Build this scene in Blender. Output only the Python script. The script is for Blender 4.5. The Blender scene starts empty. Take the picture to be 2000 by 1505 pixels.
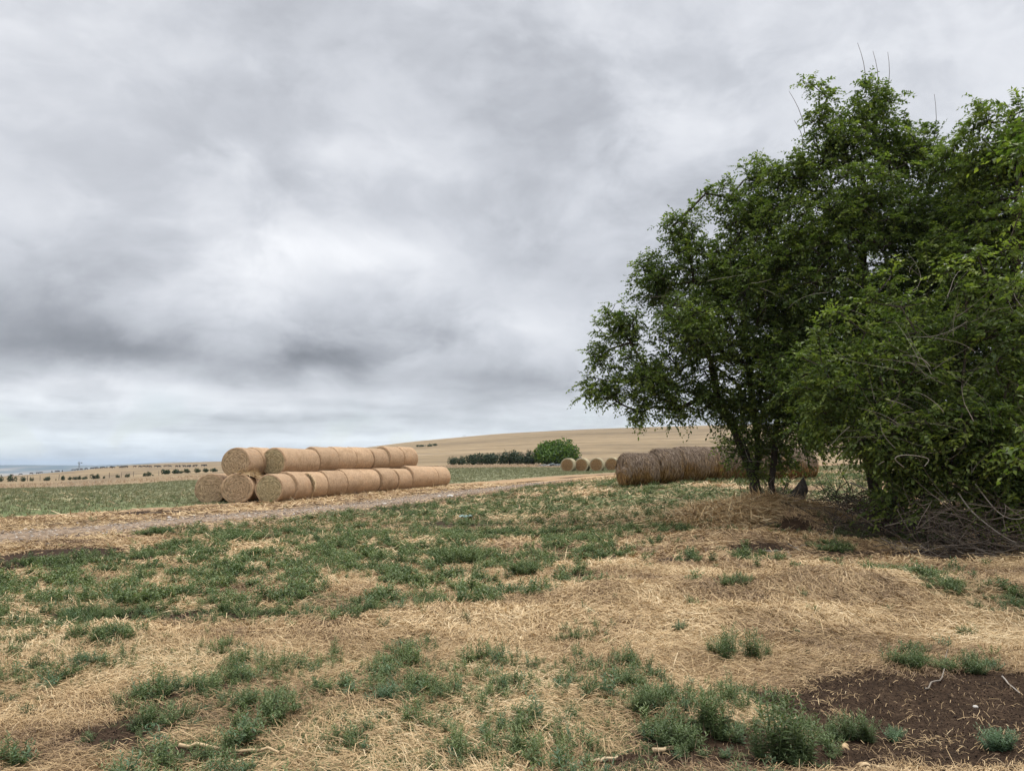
import bpy, bmesh, math, random
import numpy as np
from mathutils import Vector, Matrix

random.seed(11)
RNG = np.random.default_rng(11)
R = math.radians
scene = bpy.context.scene
COL = scene.collection

# ---------------------------------------------------------------- camera
F = 1400.0                       # focal length in photo pixels (2000 wide)
EYE = 1.7
HAZE = 9e-5
PITCH = math.atan((912 - 752.5) / F)
cam_d = bpy.data.cameras.new("camera")
cam = bpy.data.objects.new("camera", cam_d)
COL.objects.link(cam)
cam.location = (0, 0, EYE)
cam.rotation_euler = (math.pi / 2 + PITCH, 0, 0)
cam_d.sensor_width = 36.0
cam_d.lens = 36.0 * F / 2000.0
cam_d.clip_start = 0.05
cam_d.clip_end = 40000
scene.camera = cam

# ---------------------------------------------------------------- exposure
scene.view_settings.view_transform = 'Standard'
scene.view_settings.look = 'None'
scene.view_settings.gamma = 1
scene.view_settings.exposure = 0.6
scene.cycles.use_denoising = True
scene.cycles.max_bounces = 6
scene.cycles.diffuse_bounces = 3
scene.cycles.glossy_bounces = 2
scene.cycles.transmission_bounces = 3
scene.cycles.volume_bounces = 0
scene.cycles.caustics_reflective = False
scene.cycles.caustics_refractive = False

# ---------------------------------------------------------------- sun
SUN_EL, SUN_AZ = R(60), R(54)        # azimuth clockwise from +Y (view direction)
sun_d = bpy.data.lights.new("sun", 'SUN')
sun_d.energy = 1.5
sun_d.angle = R(18)
sun_d.color = (1.0, 0.955, 0.89)
sun = bpy.data.objects.new("sun", sun_d)
COL.objects.link(sun)
SUN_DIR = Vector((math.sin(SUN_AZ) * math.cos(SUN_EL), math.cos(SUN_AZ) * math.cos(SUN_EL), math.sin(SUN_EL)))
sun.rotation_euler = SUN_DIR.to_track_quat('Z', 'Y').to_euler()
sun.location = SUN_DIR * 60


def cam_ray(px, py):
    """world direction of a photo pixel"""
    a, v = (px - 1000) / F, (752.5 - py) / F
    c, s = math.cos(PITCH), math.sin(PITCH)
    return np.array([a, c - s * v, s + c * v])


# ---------------------------------------------------------------- world: Nishita sky behind an overcast deck
world = bpy.data.worlds.new("World")
scene.world = world
world.use_nodes = True
wt = world.node_tree
wt.nodes.clear()


class NB:
    """small helper that writes node maths"""
    def __init__(s, tree):
        s.t = tree

    def n(s, typ, **kw):
        nd = s.t.nodes.new(typ)
        for k, v in kw.items():
            setattr(nd, k, v)
        return nd

    def put(s, sock, v):
        if hasattr(v, 'links'):
            s.t.links.new(v, sock)
        else:
            sock.default_value = v

    def m(s, op, a, b=None, c=None, clamp=False):
        nd = s.n('ShaderNodeMath', operation=op, use_clamp=clamp)
        for i, v in enumerate((a, b, c)):
            if v is not None:
                s.put(nd.inputs[i], v)
        return nd.outputs[0]

    def mix(s, f, a, b, blend='MIX'):
        nd = s.n('ShaderNodeMix', data_type='RGBA', blend_type=blend)
        s.put(nd.inputs[0], f)
        for sock, v in ((nd.inputs[6], a), (nd.inputs[7], b)):
            s.put(sock, (*v, 1) if isinstance(v, tuple) and len(v) == 3 else v)
        return nd.outputs[2]

    def ramp(s, v, lo, hi, smooth=True):
        nd = s.n('ShaderNodeMapRange', interpolation_type='SMOOTHSTEP' if smooth else 'LINEAR')
        s.put(nd.inputs[0], v)
        nd.inputs[1].default_value, nd.inputs[2].default_value = lo, hi
        return nd.outputs[0]

    def noise(s, vec, scale, detail=3, rough=0.5, dist=0.0, dims='3D'):
        nd = s.n('ShaderNodeTexNoise', noise_dimensions=dims)
        if vec is not None:
            s.t.links.new(vec, nd.inputs['Vector'])
        nd.inputs['Scale'].default_value = scale
        nd.inputs['Detail'].default_value = detail
        nd.inputs['Roughness'].default_value = rough
        nd.inputs['Distortion'].default_value = dist
        return nd.outputs[0]

    def comb(s, x, y, z):
        nd = s.n('ShaderNodeCombineXYZ')
        for i, v in enumerate((x, y, z)):
            s.put(nd.inputs[i], v)
        return nd.outputs[0]

    def mapping(s, vec, scale=(1, 1, 1), loc=(0, 0, 0), rot=(0, 0, 0)):
        nd = s.n('ShaderNodeMapping')
        s.t.links.new(vec, nd.inputs[0])
        nd.inputs[1].default_value = loc
        nd.inputs[2].default_value = rot
        nd.inputs[3].default_value = scale
        return nd.outputs[0]

    def attr(s, name):
        nd = s.n('ShaderNodeAttribute', attribute_name=name)
        return nd.outputs['Fac']

    def cramp(s, f, stops):
        nd = s.n('ShaderNodeValToRGB')
        e = nd.color_ramp.elements
        while len(e) < len(stops):
            e.new(0.5)
        for el, (p, c) in zip(e, stops):
            el.position = p
            el.color = (*c, 1)
        s.put(nd.inputs[0], f)
        return nd.outputs[0]


W = NB(wt)
wtc = W.n('ShaderNodeTexCoord')
sep = W.n('ShaderNodeSeparateXYZ')
wt.links.new(wtc.outputs['Generated'], sep.inputs[0])
dx, dy, dz = sep.outputs
up = W.m('MAXIMUM', dz, 0.0)
el = W.m('ARCSINE', dz)
az = W.m('ARCTAN2', dx, dy)
den = W.m('ADD', up, 0.10)
pv = W.comb(W.m('DIVIDE', dx, den), W.m('DIVIDE', dy, den), 0.0)
dirv = wtc.outputs['Generated']


def warped(vec, scale, amt):
    """domain warp: cloud edges curl instead of smearing"""
    nd = W.n('ShaderNodeTexNoise')
    wt.links.new(vec, nd.inputs['Vector'])
    nd.inputs['Scale'].default_value = scale
    nd.inputs['Detail'].default_value = 3
    off = W.n('ShaderNodeVectorMath', operation='SUBTRACT')
    wt.links.new(nd.outputs['Color'], off.inputs[0])
    off.inputs[1].default_value = (.5, .5, .5)
    sc_ = W.n('ShaderNodeVectorMath', operation='SCALE')
    wt.links.new(off.outputs[0], sc_.inputs[0])
    sc_.inputs['Scale'].default_value = amt
    ad = W.n('ShaderNodeVectorMath', operation='ADD')
    wt.links.new(vec, ad.inputs[0])
    wt.links.new(sc_.outputs[0], ad.inputs[1])
    return ad.outputs[0]


dw = warped(W.mapping(dirv, scale=(1, 1, 1.55), loc=(2.1, 0.4, 1.3)), 3.5, 0.16)
n_big = W.noise(dw, 3.0, 6, 0.52)
n_mid = W.noise(W.mapping(dw, loc=(4.3, 1.2, 4)), 7.0, 7, 0.55)
n_puff = W.noise(W.mapping(dw, scale=(1, 1, 1.3), loc=(9.3, 3.2, 2)), 15.0, 6, 0.62)
n_deck = W.noise(warped(pv, 1.2, .5), 1.6, 7, 0.55)
n_wob = W.noise(W.mapping(dw, loc=(8.3, 2.2, 1)), 5.5, 6, 0.58)


def sky_blob(px, py, rx, ry, amp):
    d = cam_ray(px, py)
    d = d / np.linalg.norm(d)
    a0, e0 = math.atan2(d[0], d[1]), math.asin(d[2])
    ra, re = rx / F / max(math.cos(e0), .5), ry / F
    wob = W.m('MULTIPLY', W.m('SUBTRACT', n_mid, 0.5), 2.6)
    wob2 = W.m('MULTIPLY', W.m('SUBTRACT', n_wob, 0.5), 3.2)
    qa = W.m('ADD', W.m('DIVIDE', W.m('SUBTRACT', az, a0), ra), wob)
    qe = W.m('ADD', W.m('DIVIDE', W.m('SUBTRACT', el, e0), re), wob2)
    q = W.m('ADD', W.m('MULTIPLY', qa, qa), W.m('MULTIPLY', qe, qe))
    return W.m('MULTIPLY', W.m('EXPONENT', W.m('MULTIPLY', q, -1.0)), amp)


low = W.ramp(el, 0.20, 0.04)                    # towards the horizon the deck is seen edge on
bright = W.m('ADD', W.m('MULTIPLY', W.m('SUBTRACT', n_big, 0.5), 0.17), 0.55)
bright = W.m('ADD', bright, W.m('MULTIPLY', W.m('SUBTRACT', n_mid, 0.5), 0.21))
bright = W.m('ADD', bright, W.m('MULTIPLY', W.m('SUBTRACT', n_puff, 0.5), 0.11))
bright = W.m('ADD', bright, W.m('MULTIPLY', W.m('SUBTRACT', W.ramp(n_mid, 0.43, 0.57), 0.5), 0.035))
bright = W.m('ADD', bright, W.m('MULTIPLY', W.m('SUBTRACT', W.ramp(n_big, 0.44, 0.56), 0.5), 0.035))
bright = W.m('ADD', bright, W.m('MULTIPLY', W.m('SUBTRACT', W.ramp(n_wob, 0.46, 0.56), 0.5), 0.03))
bright = W.m('ADD', bright, W.m('MULTIPLY', W.m('MULTIPLY', W.m('SUBTRACT', n_deck, 0.5), 0.34), low))
for b in [(120, 655, 300, 62, -0.16), (60, 690, 170, 30, -0.07), (500, 700, 330, 40, -0.17), (740, 660, 160, 44, -0.09), (1060, 735, 190, 36, -0.22), (850, 655, 120, 30, -0.05),
          (280, 600, 260, 46, -0.05), (330, 350, 170, 60, -0.03), (980, 130, 420, 150, -0.06), (1150, 290, 240, 90, -0.03), (1120, 480, 230, 110, -0.08), (1200, 560, 150, 60, -0.04), (760, 440, 90, 40, -0.03),
          (600, 480, 200, 60, 0.14), (780, 500, 110, 40, 0.12), (560, 560, 160, 50, 0.09), (720, 300, 230, 50, 0.09), (880, 330, 70, 30, 0.05), (930, 570, 120, 40, 0.07), (1010, 640, 120, 34, 0.11), (420, 460, 170, 50, 0.05),
          (60, 100, 160, 160, 0.06), (1330, 260, 110, 50, 0.07), (1750, 120, 400, 140, 0.05), (1290, 180, 90, 40, 0.04),
          (330, 862, 800, 26, 0.20), (180, 775, 320, 34, 0.17), (560, 785, 200, 26, 0.09), (900, 800, 200, 24, 0.02), (750, 795, 60, 9, -0.06), (480, 815, 300, 10, -0.06), (250, 838, 500, 6, -0.05), (900, 852, 200, 8, .08)]:
    bright = W.m('ADD', bright, sky_blob(*b))
# thin: brightness added to the unseen overhead sky to light the scene
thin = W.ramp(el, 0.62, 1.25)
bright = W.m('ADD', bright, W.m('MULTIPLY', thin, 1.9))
bright = W.m('ADD', bright, W.m('MULTIPLY', W.ramp(dy, 0.1, -0.9), 0.5))      # extra brightness added behind the camera, lighting surfaces that face it
bright = W.m('MAXIMUM', bright, 0.15)
tint = W.cramp(bright, [(0.25, (0.885, 0.918, 1.0)), (0.55, (0.91, 0.937, 1.0)), (0.9, (0.985, 0.99, 1.0))])
tint = W.mix(W.m('MULTIPLY', W.ramp(el, 0.12, 0.0), 0.85), tint, (0.86, 0.94, 1.0))
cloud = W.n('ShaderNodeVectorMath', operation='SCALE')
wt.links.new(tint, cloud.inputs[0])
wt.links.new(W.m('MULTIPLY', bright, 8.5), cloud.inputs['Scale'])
nish = W.n('ShaderNodeTexSky', sky_type='NISHITA')
nish.sun_disc = False
nish.sun_elevation = SUN_EL
nish.sun_rotation = SUN_AZ
cover = W.m('SUBTRACT', 0.95, W.m('MULTIPLY', W.ramp(el, 0.12, 0.0), W.ramp(n_mid, 0.5, 0.7)), clamp=True)
cover = W.m('MAXIMUM', cover, 0.72)
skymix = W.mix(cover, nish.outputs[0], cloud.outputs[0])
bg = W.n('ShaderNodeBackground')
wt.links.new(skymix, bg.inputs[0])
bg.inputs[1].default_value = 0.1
wo = W.n('ShaderNodeOutputWorld')
wt.links.new(bg.outputs[0], wo.inputs[0])


# ================================================================ terrain
def hash2(ix, iy, seed):
    h = (ix.astype(np.int64) * 374761393 + iy.astype(np.int64) * 668265263 + seed * 974711) & 0xFFFFFFFF
    h = ((h ^ (h >> 13)) * 1274126177) & 0xFFFFFFFF
    h = h ^ (h >> 16)
    return (h & 0xFFFFFF) / float(0xFFFFFF)


def vnoise(x, y, seed=0):
    x, y = np.asarray(x, float), np.asarray(y, float)
    ix, iy = np.floor(x), np.floor(y)
    fx, fy = x - ix, y - iy
    fx, fy = fx * fx * (3 - 2 * fx), fy * fy * (3 - 2 * fy)
    a, b = hash2(ix, iy, seed), hash2(ix + 1, iy, seed)
    c, d = hash2(ix, iy + 1, seed), hash2(ix + 1, iy + 1, seed)
    return (a * (1 - fx) + b * fx) * (1 - fy) + (c * (1 - fx) + d * fx) * fy


def fbm(x, y, seed=0, octs=4):
    s, a, t = 0.0, 0.5, 0.0
    for k in range(octs):
        s = s + a * vnoise(np.asarray(x) * 2 ** k + 17.3 * k, np.asarray(y) * 2 ** k - 9.1 * k, seed + k)
        t += a
        a *= 0.5
    return s / t


def sstep(v, lo, hi):
    t = np.clip((v - lo) / (hi - lo), 0, 1)
    return t * t * (3 - 2 * t)


DROW = [3, 8, 14, 18, 22, 28, 34, 42, 50, 65, 87, 120, 160, 220, 300, 400, 480, 560, 640, 760, 1000, 2000, 4000, 9000]
TAB = {
    0: [0, 0, 0, 0, 0, 0, 0, 0, -.05, -.15, -.4, -.75, -1.2, -1.9, -2.9, -4.1, -5.1, -6.0, -9, -18, -35, -48, -48, -45],
    110: [0, 0, 0, 0, 0, 0, 0, 0, -.02, -.1, -.27, -.53, -.75, -1.0, -1.4, -1.9, -2.3, -2.7, -5, -12, -30, -48, -48, -45],
    200: [0, 0, 0, 0, 0, 0, 0, 0, 0, -.05, -.1, -.23, -.2, 0, .3, .7, 1.0, 1.8, 2.8, 3.4, -10, -45, -48, -45],
    300: [0, 0, 0, 0, 0, 0, 0, 0, .02, .05, .15, .29, .5, .7, .85, .95, 1.1, 3, 5, 6.4, 4, -30, -48, -45],
    430: [0, 0, 0, 0, 0, 0, 0, 0, .05, .2, .45, .85, 1.05, 1.15, 1.2, 1.25, 1.4, 3.2, 5.4, 7.8, 5, -20, -45, -45],
    620: [0, 0, 0, 0, 0, 0, 0, .12, .25, .5, .8, 1.4, 2.2, 3.5, 5.5, 8.5, 10.5, 12.3, 13.5, 14, 8, -10, -40, -45],
    800: [0, 0, 0, 0, 0, 0, .05, .22, .37, .65, 1.0, 1.75, 3.2, 6, 10, 15, 18.5, 20.8, 22.3, 23, 15, 0, -30, -45],
    1000: [0, 0, 0, 0, .03, .12, .25, .35, .45, .75, 1.35, 1.95, 3.5, 7.5, 13, 20, 24.5, 28, 30.5, 32, 25, 5, -20, -40],
    1150: [0, 0, 0, .02, .15, .45, .66, .78, .88, .98, 1.1, 1.9, 3.5, 8, 14, 22, 27, 31, 33.5, 34.5, 28, 5, -20, -40],
    1300: [0, 0, 0, .06, .36, .8, 1.06, 1.15, 1.2, 1.3, 1.5, 2.3, 4, 8.5, 15, 23, 29, 33.5, 36, 37, 30, 5, -20, -40],
    1480: [0, 0, 0, .1, .42, .88, 1.1, 1.2, 1.3, 1.4, 1.6, 2.5, 4.3, 9, 16, 24, 30, 34.5, 37, 38, 30, 5, -20, -40],
    1640: [0, 0, 0, .1, .38, .85, 1.1, 1.25, 1.35, 1.5, 1.8, 2.8, 4.8, 9.5, 17, 25, 31, 35.5, 38, 39, 30, 5, -20, -40],
    2000: [0, 0, 0, .04, .2, .5, .8, 1.0, 1.2, 1.5, 2, 3, 5, 10, 17, 25, 31, 35, 38, 39, 30, 5, -20, -40],
}
_az_cols = np.array([math.atan((p - 1000) / F) for p in TAB])
_tab = np.array([TAB[p] for p in TAB], float)
_ld = np.log(np.array(DROW, float))
NA, ND = 260, 420
_azg = np.linspace(_az_cols[0], _az_cols[-1], NA)
_ldg = np.linspace(_ld[0], _ld[-1], ND)
_t1 = np.array([np.interp(_ldg, _ld, row) for row in _tab])
_t2 = np.array([np.interp(_azg, _az_cols, _t1[:, k]) for k in range(ND)]).T


def gblur(a, sig, axis):
    n = int(sig * 3)
    k = np.exp(-0.5 * (np.arange(-n, n + 1) / sig) ** 2)
    k /= k.sum()
    p = np.pad(a, [(n, n) if i == axis else (0, 0) for i in range(2)], mode='edge')
    return np.apply_along_axis(lambda v: np.convolve(v, k, 'valid'), axis, p)


_grid = gblur(gblur(_t2, 7, 0), 5, 1)

MOUNDS = []        # x, y, rx, ry, height


def H(x, y, fine=True):
    x, y = np.asarray(x, float), np.asarray(y, float)
    r = np.hypot(x, y)
    a = np.arctan2(x, y)
    ac = np.clip(a, _azg[0], _azg[-1])
    d = np.maximum(r * np.cos(ac), DROW[0])
    fa = (ac - _azg[0]) / (_azg[-1] - _azg[0]) * (NA - 1)
    fd = np.clip((np.log(d) - _ldg[0]) / (_ldg[-1] - _ldg[0]) * (ND - 1), 0, ND - 1)
    i, j = np.clip(fa.astype(int), 0, NA - 2), np.clip(fd.astype(int), 0, ND - 2)
    fa, fd = fa - i, fd - j
    g = _grid
    z = (g[i, j] * (1 - fa) + g[i + 1, j] * fa) * (1 - fd) + (g[i, j + 1] * (1 - fa) + g[i + 1, j + 1] * fa) * fd
    z = z * (1 - sstep(np.abs(a), R(75), R(150)))
    for mx, my, rx, ry, hh in MOUNDS:
        z = z + hh * np.exp(-((x - mx) / rx) ** 2 - ((y - my) / ry) ** 2)
    if fine:
        near = 1 - sstep(r, 30, 90)
        tr = sstep(np.abs(track_s(x, y)), 1.2, 3.0)
        z = z + near * tr * ((fbm(x * 0.9, y * 0.9, 5, 3) - .5) * 0.10 + (fbm(x * 3.1, y * 3.1, 9, 3) - .5) * 0.05)
        z = z + sstep(r, 150, 400) * (fbm(x / 60, y / 60, 21, 4) - .5) * 1.2
    return z


TR0 = np.array([-12.5, 17.3])
TRD = np.array([0.375, 0.927])
TRN = np.array([-0.927, 0.375])


def track_s(x, y):
    t = (x - TR0[0]) * TRD[0] + (y - TR0[1]) * TRD[1]
    bend = 0.0042 * np.maximum(t - 18, 0) ** 2
    return (x - TR0[0]) * TRN[0] + (y - TR0[1]) * TRN[1] + bend


def ground_at(px, py):
    """point of the ground seen at a photo pixel"""
    d = cam_ray(px, py)
    t = 1.5
    prev = t
    while t < 9000:
        p = np.array([0, 0, EYE]) + d * t
        if p[2] < float(H(p[0], p[1], False)):
            lo, hi = prev, t
            for _ in range(30):
                mid = (lo + hi) / 2
                p = np.array([0, 0, EYE]) + d * mid
                if p[2] < float(H(p[0], p[1], False)):
                    hi = mid
                else:
                    lo = mid
            return np.array([0, 0, EYE]) + d * hi
        prev = t
        t *= 1.015
    return None


def at_depth(px, py, dep):
    d = cam_ray(px, py)
    return np.array([0, 0, EYE]) + d * (dep / d[1])


def on_ground(px, dep):
    """ground point under a photo column at a distance"""
    x = (px - 1000) / F * dep * 1.0065
    return np.array([x, dep, float(H(x, dep))])


def mound(px, py, rxp, ry, hh):
    g = ground_at(px, py)
    MOUNDS.append((g[0], g[1], rxp / F * g[1], ry, hh))


mound(1660, 1160, 220, 0.7, 0.40)
mound(1680, 1105, 260, .6, -0.08)
mound(1230, 1170, 200, 0.7, 0.16)
mound(1480, 1215, 200, 0.6, 0.14)
mound(900, 1215, 240, 0.6, 0.10)
mound(700, 1060, 120, 0.9, 0.12)
mound(1150, 1130, 90, 0.6, -0.06)
mound(300, 1260, 240, 0.5, 0.10)
mound(1120, 1075, 130, 0.9, 0.09)
mound(1400, 1060, 170, 1.0, 0.22)
mound(880, 1065, 70, 0.8, 0.10)
mound(1400, 1016, 110, .9, 0.42)
mound(1500, 1010, 60, 0.7, 0.30)
mound(1570, 1014, 65, 0.8, 0.34)
mound(1960, 1160, 120, .8, 0.12)
mound(700, 1160, 160, 0.9, 0.06)
mound(1350, 1320, 160, 0.5, -0.04)
mound(1850, 1400, 160, 0.6, -0.06)

# ---------------------------------------------------------------- ground cover masks (world space patches)


def patches(lst):
    out = []
    for px, py, rx, ry, dens in lst:
        c = ground_at(px, py)
        a, b = ground_at(px, py + ry), ground_at(px, max(py - ry, 921))
        rad_y = max(abs(b[1] - c[1]), abs(a[1] - c[1])) * .95 if b is not None else 1
        out.append((c[0], c[1], rx / F * c[1], max(rad_y, 0.08), dens))
    return out


GREEN = patches([
    (230, 1145, 260, 45, .9), (480, 1120, 250, 60, .95), (700, 1080, 260, 60, .95), (850, 1055, 120, 42, 1.1), (430, 1172, 130, 32, 1.0),
    (640, 1025, 260, 28, .85), (900, 1005, 300, 26, .8), (1100, 985, 250, 22, .75), (1150, 1033, 190, 17, 1.15), (1340, 1012, 60, 14, 1.1),
    (1250, 970, 210, 22, .8), (180, 1218, 80, 28, 1.1), (20, 1238, 55, 25, .9), (560, 1180, 120, 22, 1.0), (740, 1185, 100, 13, 1.0),
    (1030, 1100, 55, 22, 1.0), (1000, 1165, 110, 24, .95), (1140, 1140, 65, 14, .9), (930, 1150, 50, 25, .8), (915, 1085, 55, 22, 1.2),
    (330, 1110, 200, 22, .7), (120, 1180, 130, 20, .6),
    (450, 1300, 190, 45, .8), (760, 1385, 500, 115, .78), (1120, 1430, 350, 85, .78), (480, 1330, 220, 55, .7), (250, 1300, 200, 30, .5), (480, 1110, 470, 75, .75), (230, 1195, 260, 40, .7), (800, 1030, 400, 45, .7), (1080, 1000, 300, 30, .6), (350, 1250, 120, 14, .5), (1350, 1420, 160, 50, .8), (640, 1270, 260, 22, .6), (420, 1390, 160, 40, .6), (900, 1480, 350, 24, .7), (1600, 1400, 60, 40, .7), (700, 1440, 300, 45, .6), (1050, 1480, 300, 25, .7), (200, 1330, 160, 30, .4), (560, 1400, 200, 60, .5), (300, 1040, 120, 12, .5), (100, 1135, 140, 20, .6), (1330, 985, 120, 18, .7), (700, 1330, 260, 55, .85), (620, 1385, 200, 55, .85), (950, 1330, 170, 38, .85), (1000, 1400, 300, 55, .85),
    (850, 1440, 220, 50, .8), (1230, 1328, 75, 32, .9), (1270, 1385, 110, 38, .95), (1150, 1455, 200, 45, .8), (1480, 1400, 120, 65, .9),
    (1120, 1235, 60, 15, .7), (1450, 1262, 80, 28, .6), (1780, 1285, 85, 22, .6), (1880, 1292, 60, 25, .6), (1700, 1045, 60, 18, 1.1), (1790, 1050, 40, 16, 1.0),
    (1850, 1130, 75, 14, .8), (70, 1303, 60, 14, .6), (330, 1375, 40, 30, .6), (30, 1490, 50, 16, .7), (10, 1320, 25, 22, .7),
    (480, 1450, 100, 30, .6), (560, 1480, 120, 25, .55), (1500, 1480, 120, 25, .5), (1230, 1480, 100, 25, .7), (1480, 1090, 60, 8, .6),
    (1350, 950, 80, 8, .9), (1240, 945, 60, 6, 1.0), (1620, 1070, 40, 8, .6)])
STRAW = patches([
    (200, 1063, 140, 20, 1.0), (80, 1072, 60, 10, .6), (1160, 960, 55, 7, 1.1), (660, 1148, 120, 14, .9), (510, 1070, 70, 9, .9), (820, 1063, 60, 8, .8),
    (1060, 940, 140, 6, 1.0), (1180, 930, 60, 4, 1.0), (960, 950, 90, 5, 1.0), (1000, 1060, 60, 18, .9), (1230, 945, 25, 7, .8), (1400, 948, 90, 5, .9),
    (900, 1120, 100, 18, .7), (1080, 1205, 300, 45, .9), (600, 1230, 500, 28, .9), (800, 1270, 400, 20, .7), (1330, 1150, 400, 60, .9)])
DIRT = patches([
    (260, 1385, 230, 50, .62), (130, 1440, 220, 55, .66), (60, 1480, 140, 40, .6), (420, 1345, 170, 22, .6), (1830, 1370, 330, 75, 1.2), (1640, 1345, 120, 28, .7), (1880, 1450, 280, 60, 1.3), (1700, 1420, 160, 50, 1.0),
    (1450, 1490, 300, 26, .9), (1600, 1470, 160, 36, 1.0), (250, 1205, 200, 18, .9), (50, 1098, 150, 34, 1.3), (110, 1082, 90, 12, .8), (250, 1090, 120, 8, .6), (1490, 1072, 80, 12, .75), (1650, 1080, 100, 10, .8), (1560, 1030, 50, 12, .7),
    (1750, 1012, 280, 26, 1.2), (1900, 1300, 80, 16, .8), (870, 1025, 160, 8, .7), (300, 1000, 80, 5, .9), (380, 1470, 190, 28, .6), (680, 1160, 260, 12, .45), (450, 1200, 200, 14, .6), (560, 1330, 300, 20, .45), (1100, 1120, 120, 10, .5), (1420, 1450, 200, 40, .8), (1290, 1492, 220, 22, .8), (1560, 1380, 90, 30, .6), (1180, 1090, 50, 6, .8), (1320, 1095, 60, 6, .8), (1850, 1085, 160, 14, .8)])


def mask_of(lst, x, y, soft=.9):
    m = np.zeros_like(x)
    for cx, cy, rx, ry, dn in lst:
        q = ((x - cx) / rx) ** 2 + ((y - cy) / ry) ** 2
        m = np.maximum(m, dn * np.exp(-(q ** 1.6) * soft))
    return m


_de_az = [math.atan((p - 1000) / F) for p in (0, 390, 620, 880, 1050, 1150, 1300)]
_de_d = [60, 80, 95, 104, 106, 104, 100]


def cover_masks(x, y):
    """green, dirt, straw, gold weights at ground points"""
    x, y = np.asarray(x, float), np.asarray(y, float)
    r = np.hypot(x, y)
    s = track_s(x, y)
    dend = np.interp(np.arctan2(x, y), _de_az, _de_d) + (fbm(x / 6, y / 6, 40, 3) - .5) * 6
    d = r * np.cos(np.clip(np.arctan2(x, y), -.7, .7))
    n1 = fbm(x * .7, y * .7, 31, 4)
    n2 = fbm(x * 2.3, y * 2.3, 33, 3)
    nl = fbm(x * .12, y * .35, 36, 4)
    g = mask_of(GREEN, x, y)
    st = mask_of(STRAW, x, y)
    di = mask_of(DIRT, x, y)
    far_right = sstep(d, 19, 25) * (s < -1.5)
    g = np.maximum(g, far_right * (.12 + .85 * sstep(nl * .6 + n1 * .4, .40, .58)))
    g = np.maximum(g, sstep(s, 6.8, 8.6) * (.75 + .4 * nl) * sstep(d, 14, 20))
    side = (d < 2.2) | (np.abs(np.arctan2(x, y)) > .68)
    g = np.where(side, np.maximum(g, sstep(n1, .50, .66) * .7), g)
    g = g * (1 - .85 * np.clip(st, 0, 1)) + (n1 - .5) * .55 + (n2 - .5) * .35
    # verge of the track
    verge = sstep(np.abs(s), 1.3, 1.9) * (1 - sstep(np.abs(s), 3.0, 4.2))
    di = np.maximum(di, verge * (.35 + .8 * (nl - .3)) * (s > 0))
    di = np.maximum(di, verge * .5 * (s < 0))
    g = np.where(np.abs(s) < 2.0, g * .2, g)
    g = np.where((s > 0) & (s < 6.5), g * .55, g)
    gold = sstep(d, dend - 2, dend + 2)
    g = g * (1 - gold)
    g = np.clip(g, 0, 1.2)
    di = di * (.10 + .95 * n2 + .95 * n1) + (n1 - .5) * .12
    return sstep(g, .11, .50), np.clip(di, 0, 1), np.clip(st, 0, 1), gold


# ================================================================ mesh helpers
def np_mesh(name, V, faces, mat, parent=None, attrs=None, smooth=False, link=True, col_mats=None):
    """faces: (n,3) or (n,4) int array or list of such arrays"""
    if not isinstance(faces, list):
        faces = [faces]
    faces = [np.asarray(f, np.int64) for f in faces if len(f)]
    me = bpy.data.meshes.new(name)
    V = np.asarray(V, np.float32)
    me.vertices.add(len(V))
    me.vertices.foreach_set('co', V.ravel())
    nl = sum(f.size for f in faces)
    npoly = sum(len(f) for f in faces)
    me.loops.add(nl)
    me.loops.foreach_set('vertex_index', np.concatenate([f.ravel() for f in faces]).astype(np.int32))
    me.polygons.add(npoly)
    tot = np.concatenate([np.full(len(f), f.shape[1]) for f in faces]).astype(np.int32)
    st = np.concatenate([[0], np.cumsum(tot)[:-1]]).astype(np.int32)
    me.polygons.foreach_set('loop_start', st)
    me.polygons.foreach_set('loop_total', tot)
    if smooth:
        me.polygons.foreach_set('use_smooth', np.ones(npoly, bool))
    for k, a in (attrs or {}).items():
        at = me.attributes.new(k, 'FLOAT', 'POINT')
        at.data.foreach_set('value', np.asarray(a, np.float32))
    me.update(calc_edges=True)
    if mat:
        me.materials.append(mat)
    o = bpy.data.objects.new(name, me)
    if link:
        COL.objects.link(o)
    if parent:
        o.parent = parent
    return o


def bm_obj(name, bm, mat, parent=None, smooth=True):
    me = bpy.data.meshes.new(name)
    bm.to_mesh(me)
    bm.free()
    if smooth:
        me.polygons.foreach_set('use_smooth', np.ones(len(me.polygons), bool))
    me.materials.append(mat)
    o = bpy.data.objects.new(name, me)
    COL.objects.link(o)
    if parent:
        o.parent = parent
    return o


def tag(o, label, cat, group=None):
    o['label'] = label
    o['category'] = cat
    if group:
        o['group'] = group
    return o


def thing(name, label, cat, loc=(0, 0, 0), rz=0, group=None):
    o = bpy.data.objects.new(name, None)
    o.empty_display_size = .2
    COL.objects.link(o)
    o.location = [float(v) for v in loc]
    o.rotation_euler = (0, 0, rz)
    return tag(o, label, cat, group)


def copy_thing(src, label, loc, rz=0, group=None, scale=None):
    c = src.copy()
    COL.objects.link(c)
    c.location = [float(v) for v in loc]
    c.rotation_euler = (0, 0, rz)
    c['label'] = label
    if group:
        c['group'] = group
    if scale is not None:
        c.scale = scale if hasattr(scale, '__len__') else (scale,) * 3
    for ch in src.children:
        k = ch.copy()
        COL.objects.link(k)
        k.parent = c
    return c


def norm(v):
    return v / np.maximum(np.linalg.norm(v, axis=-1, keepdims=True), 1e-9)


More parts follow.
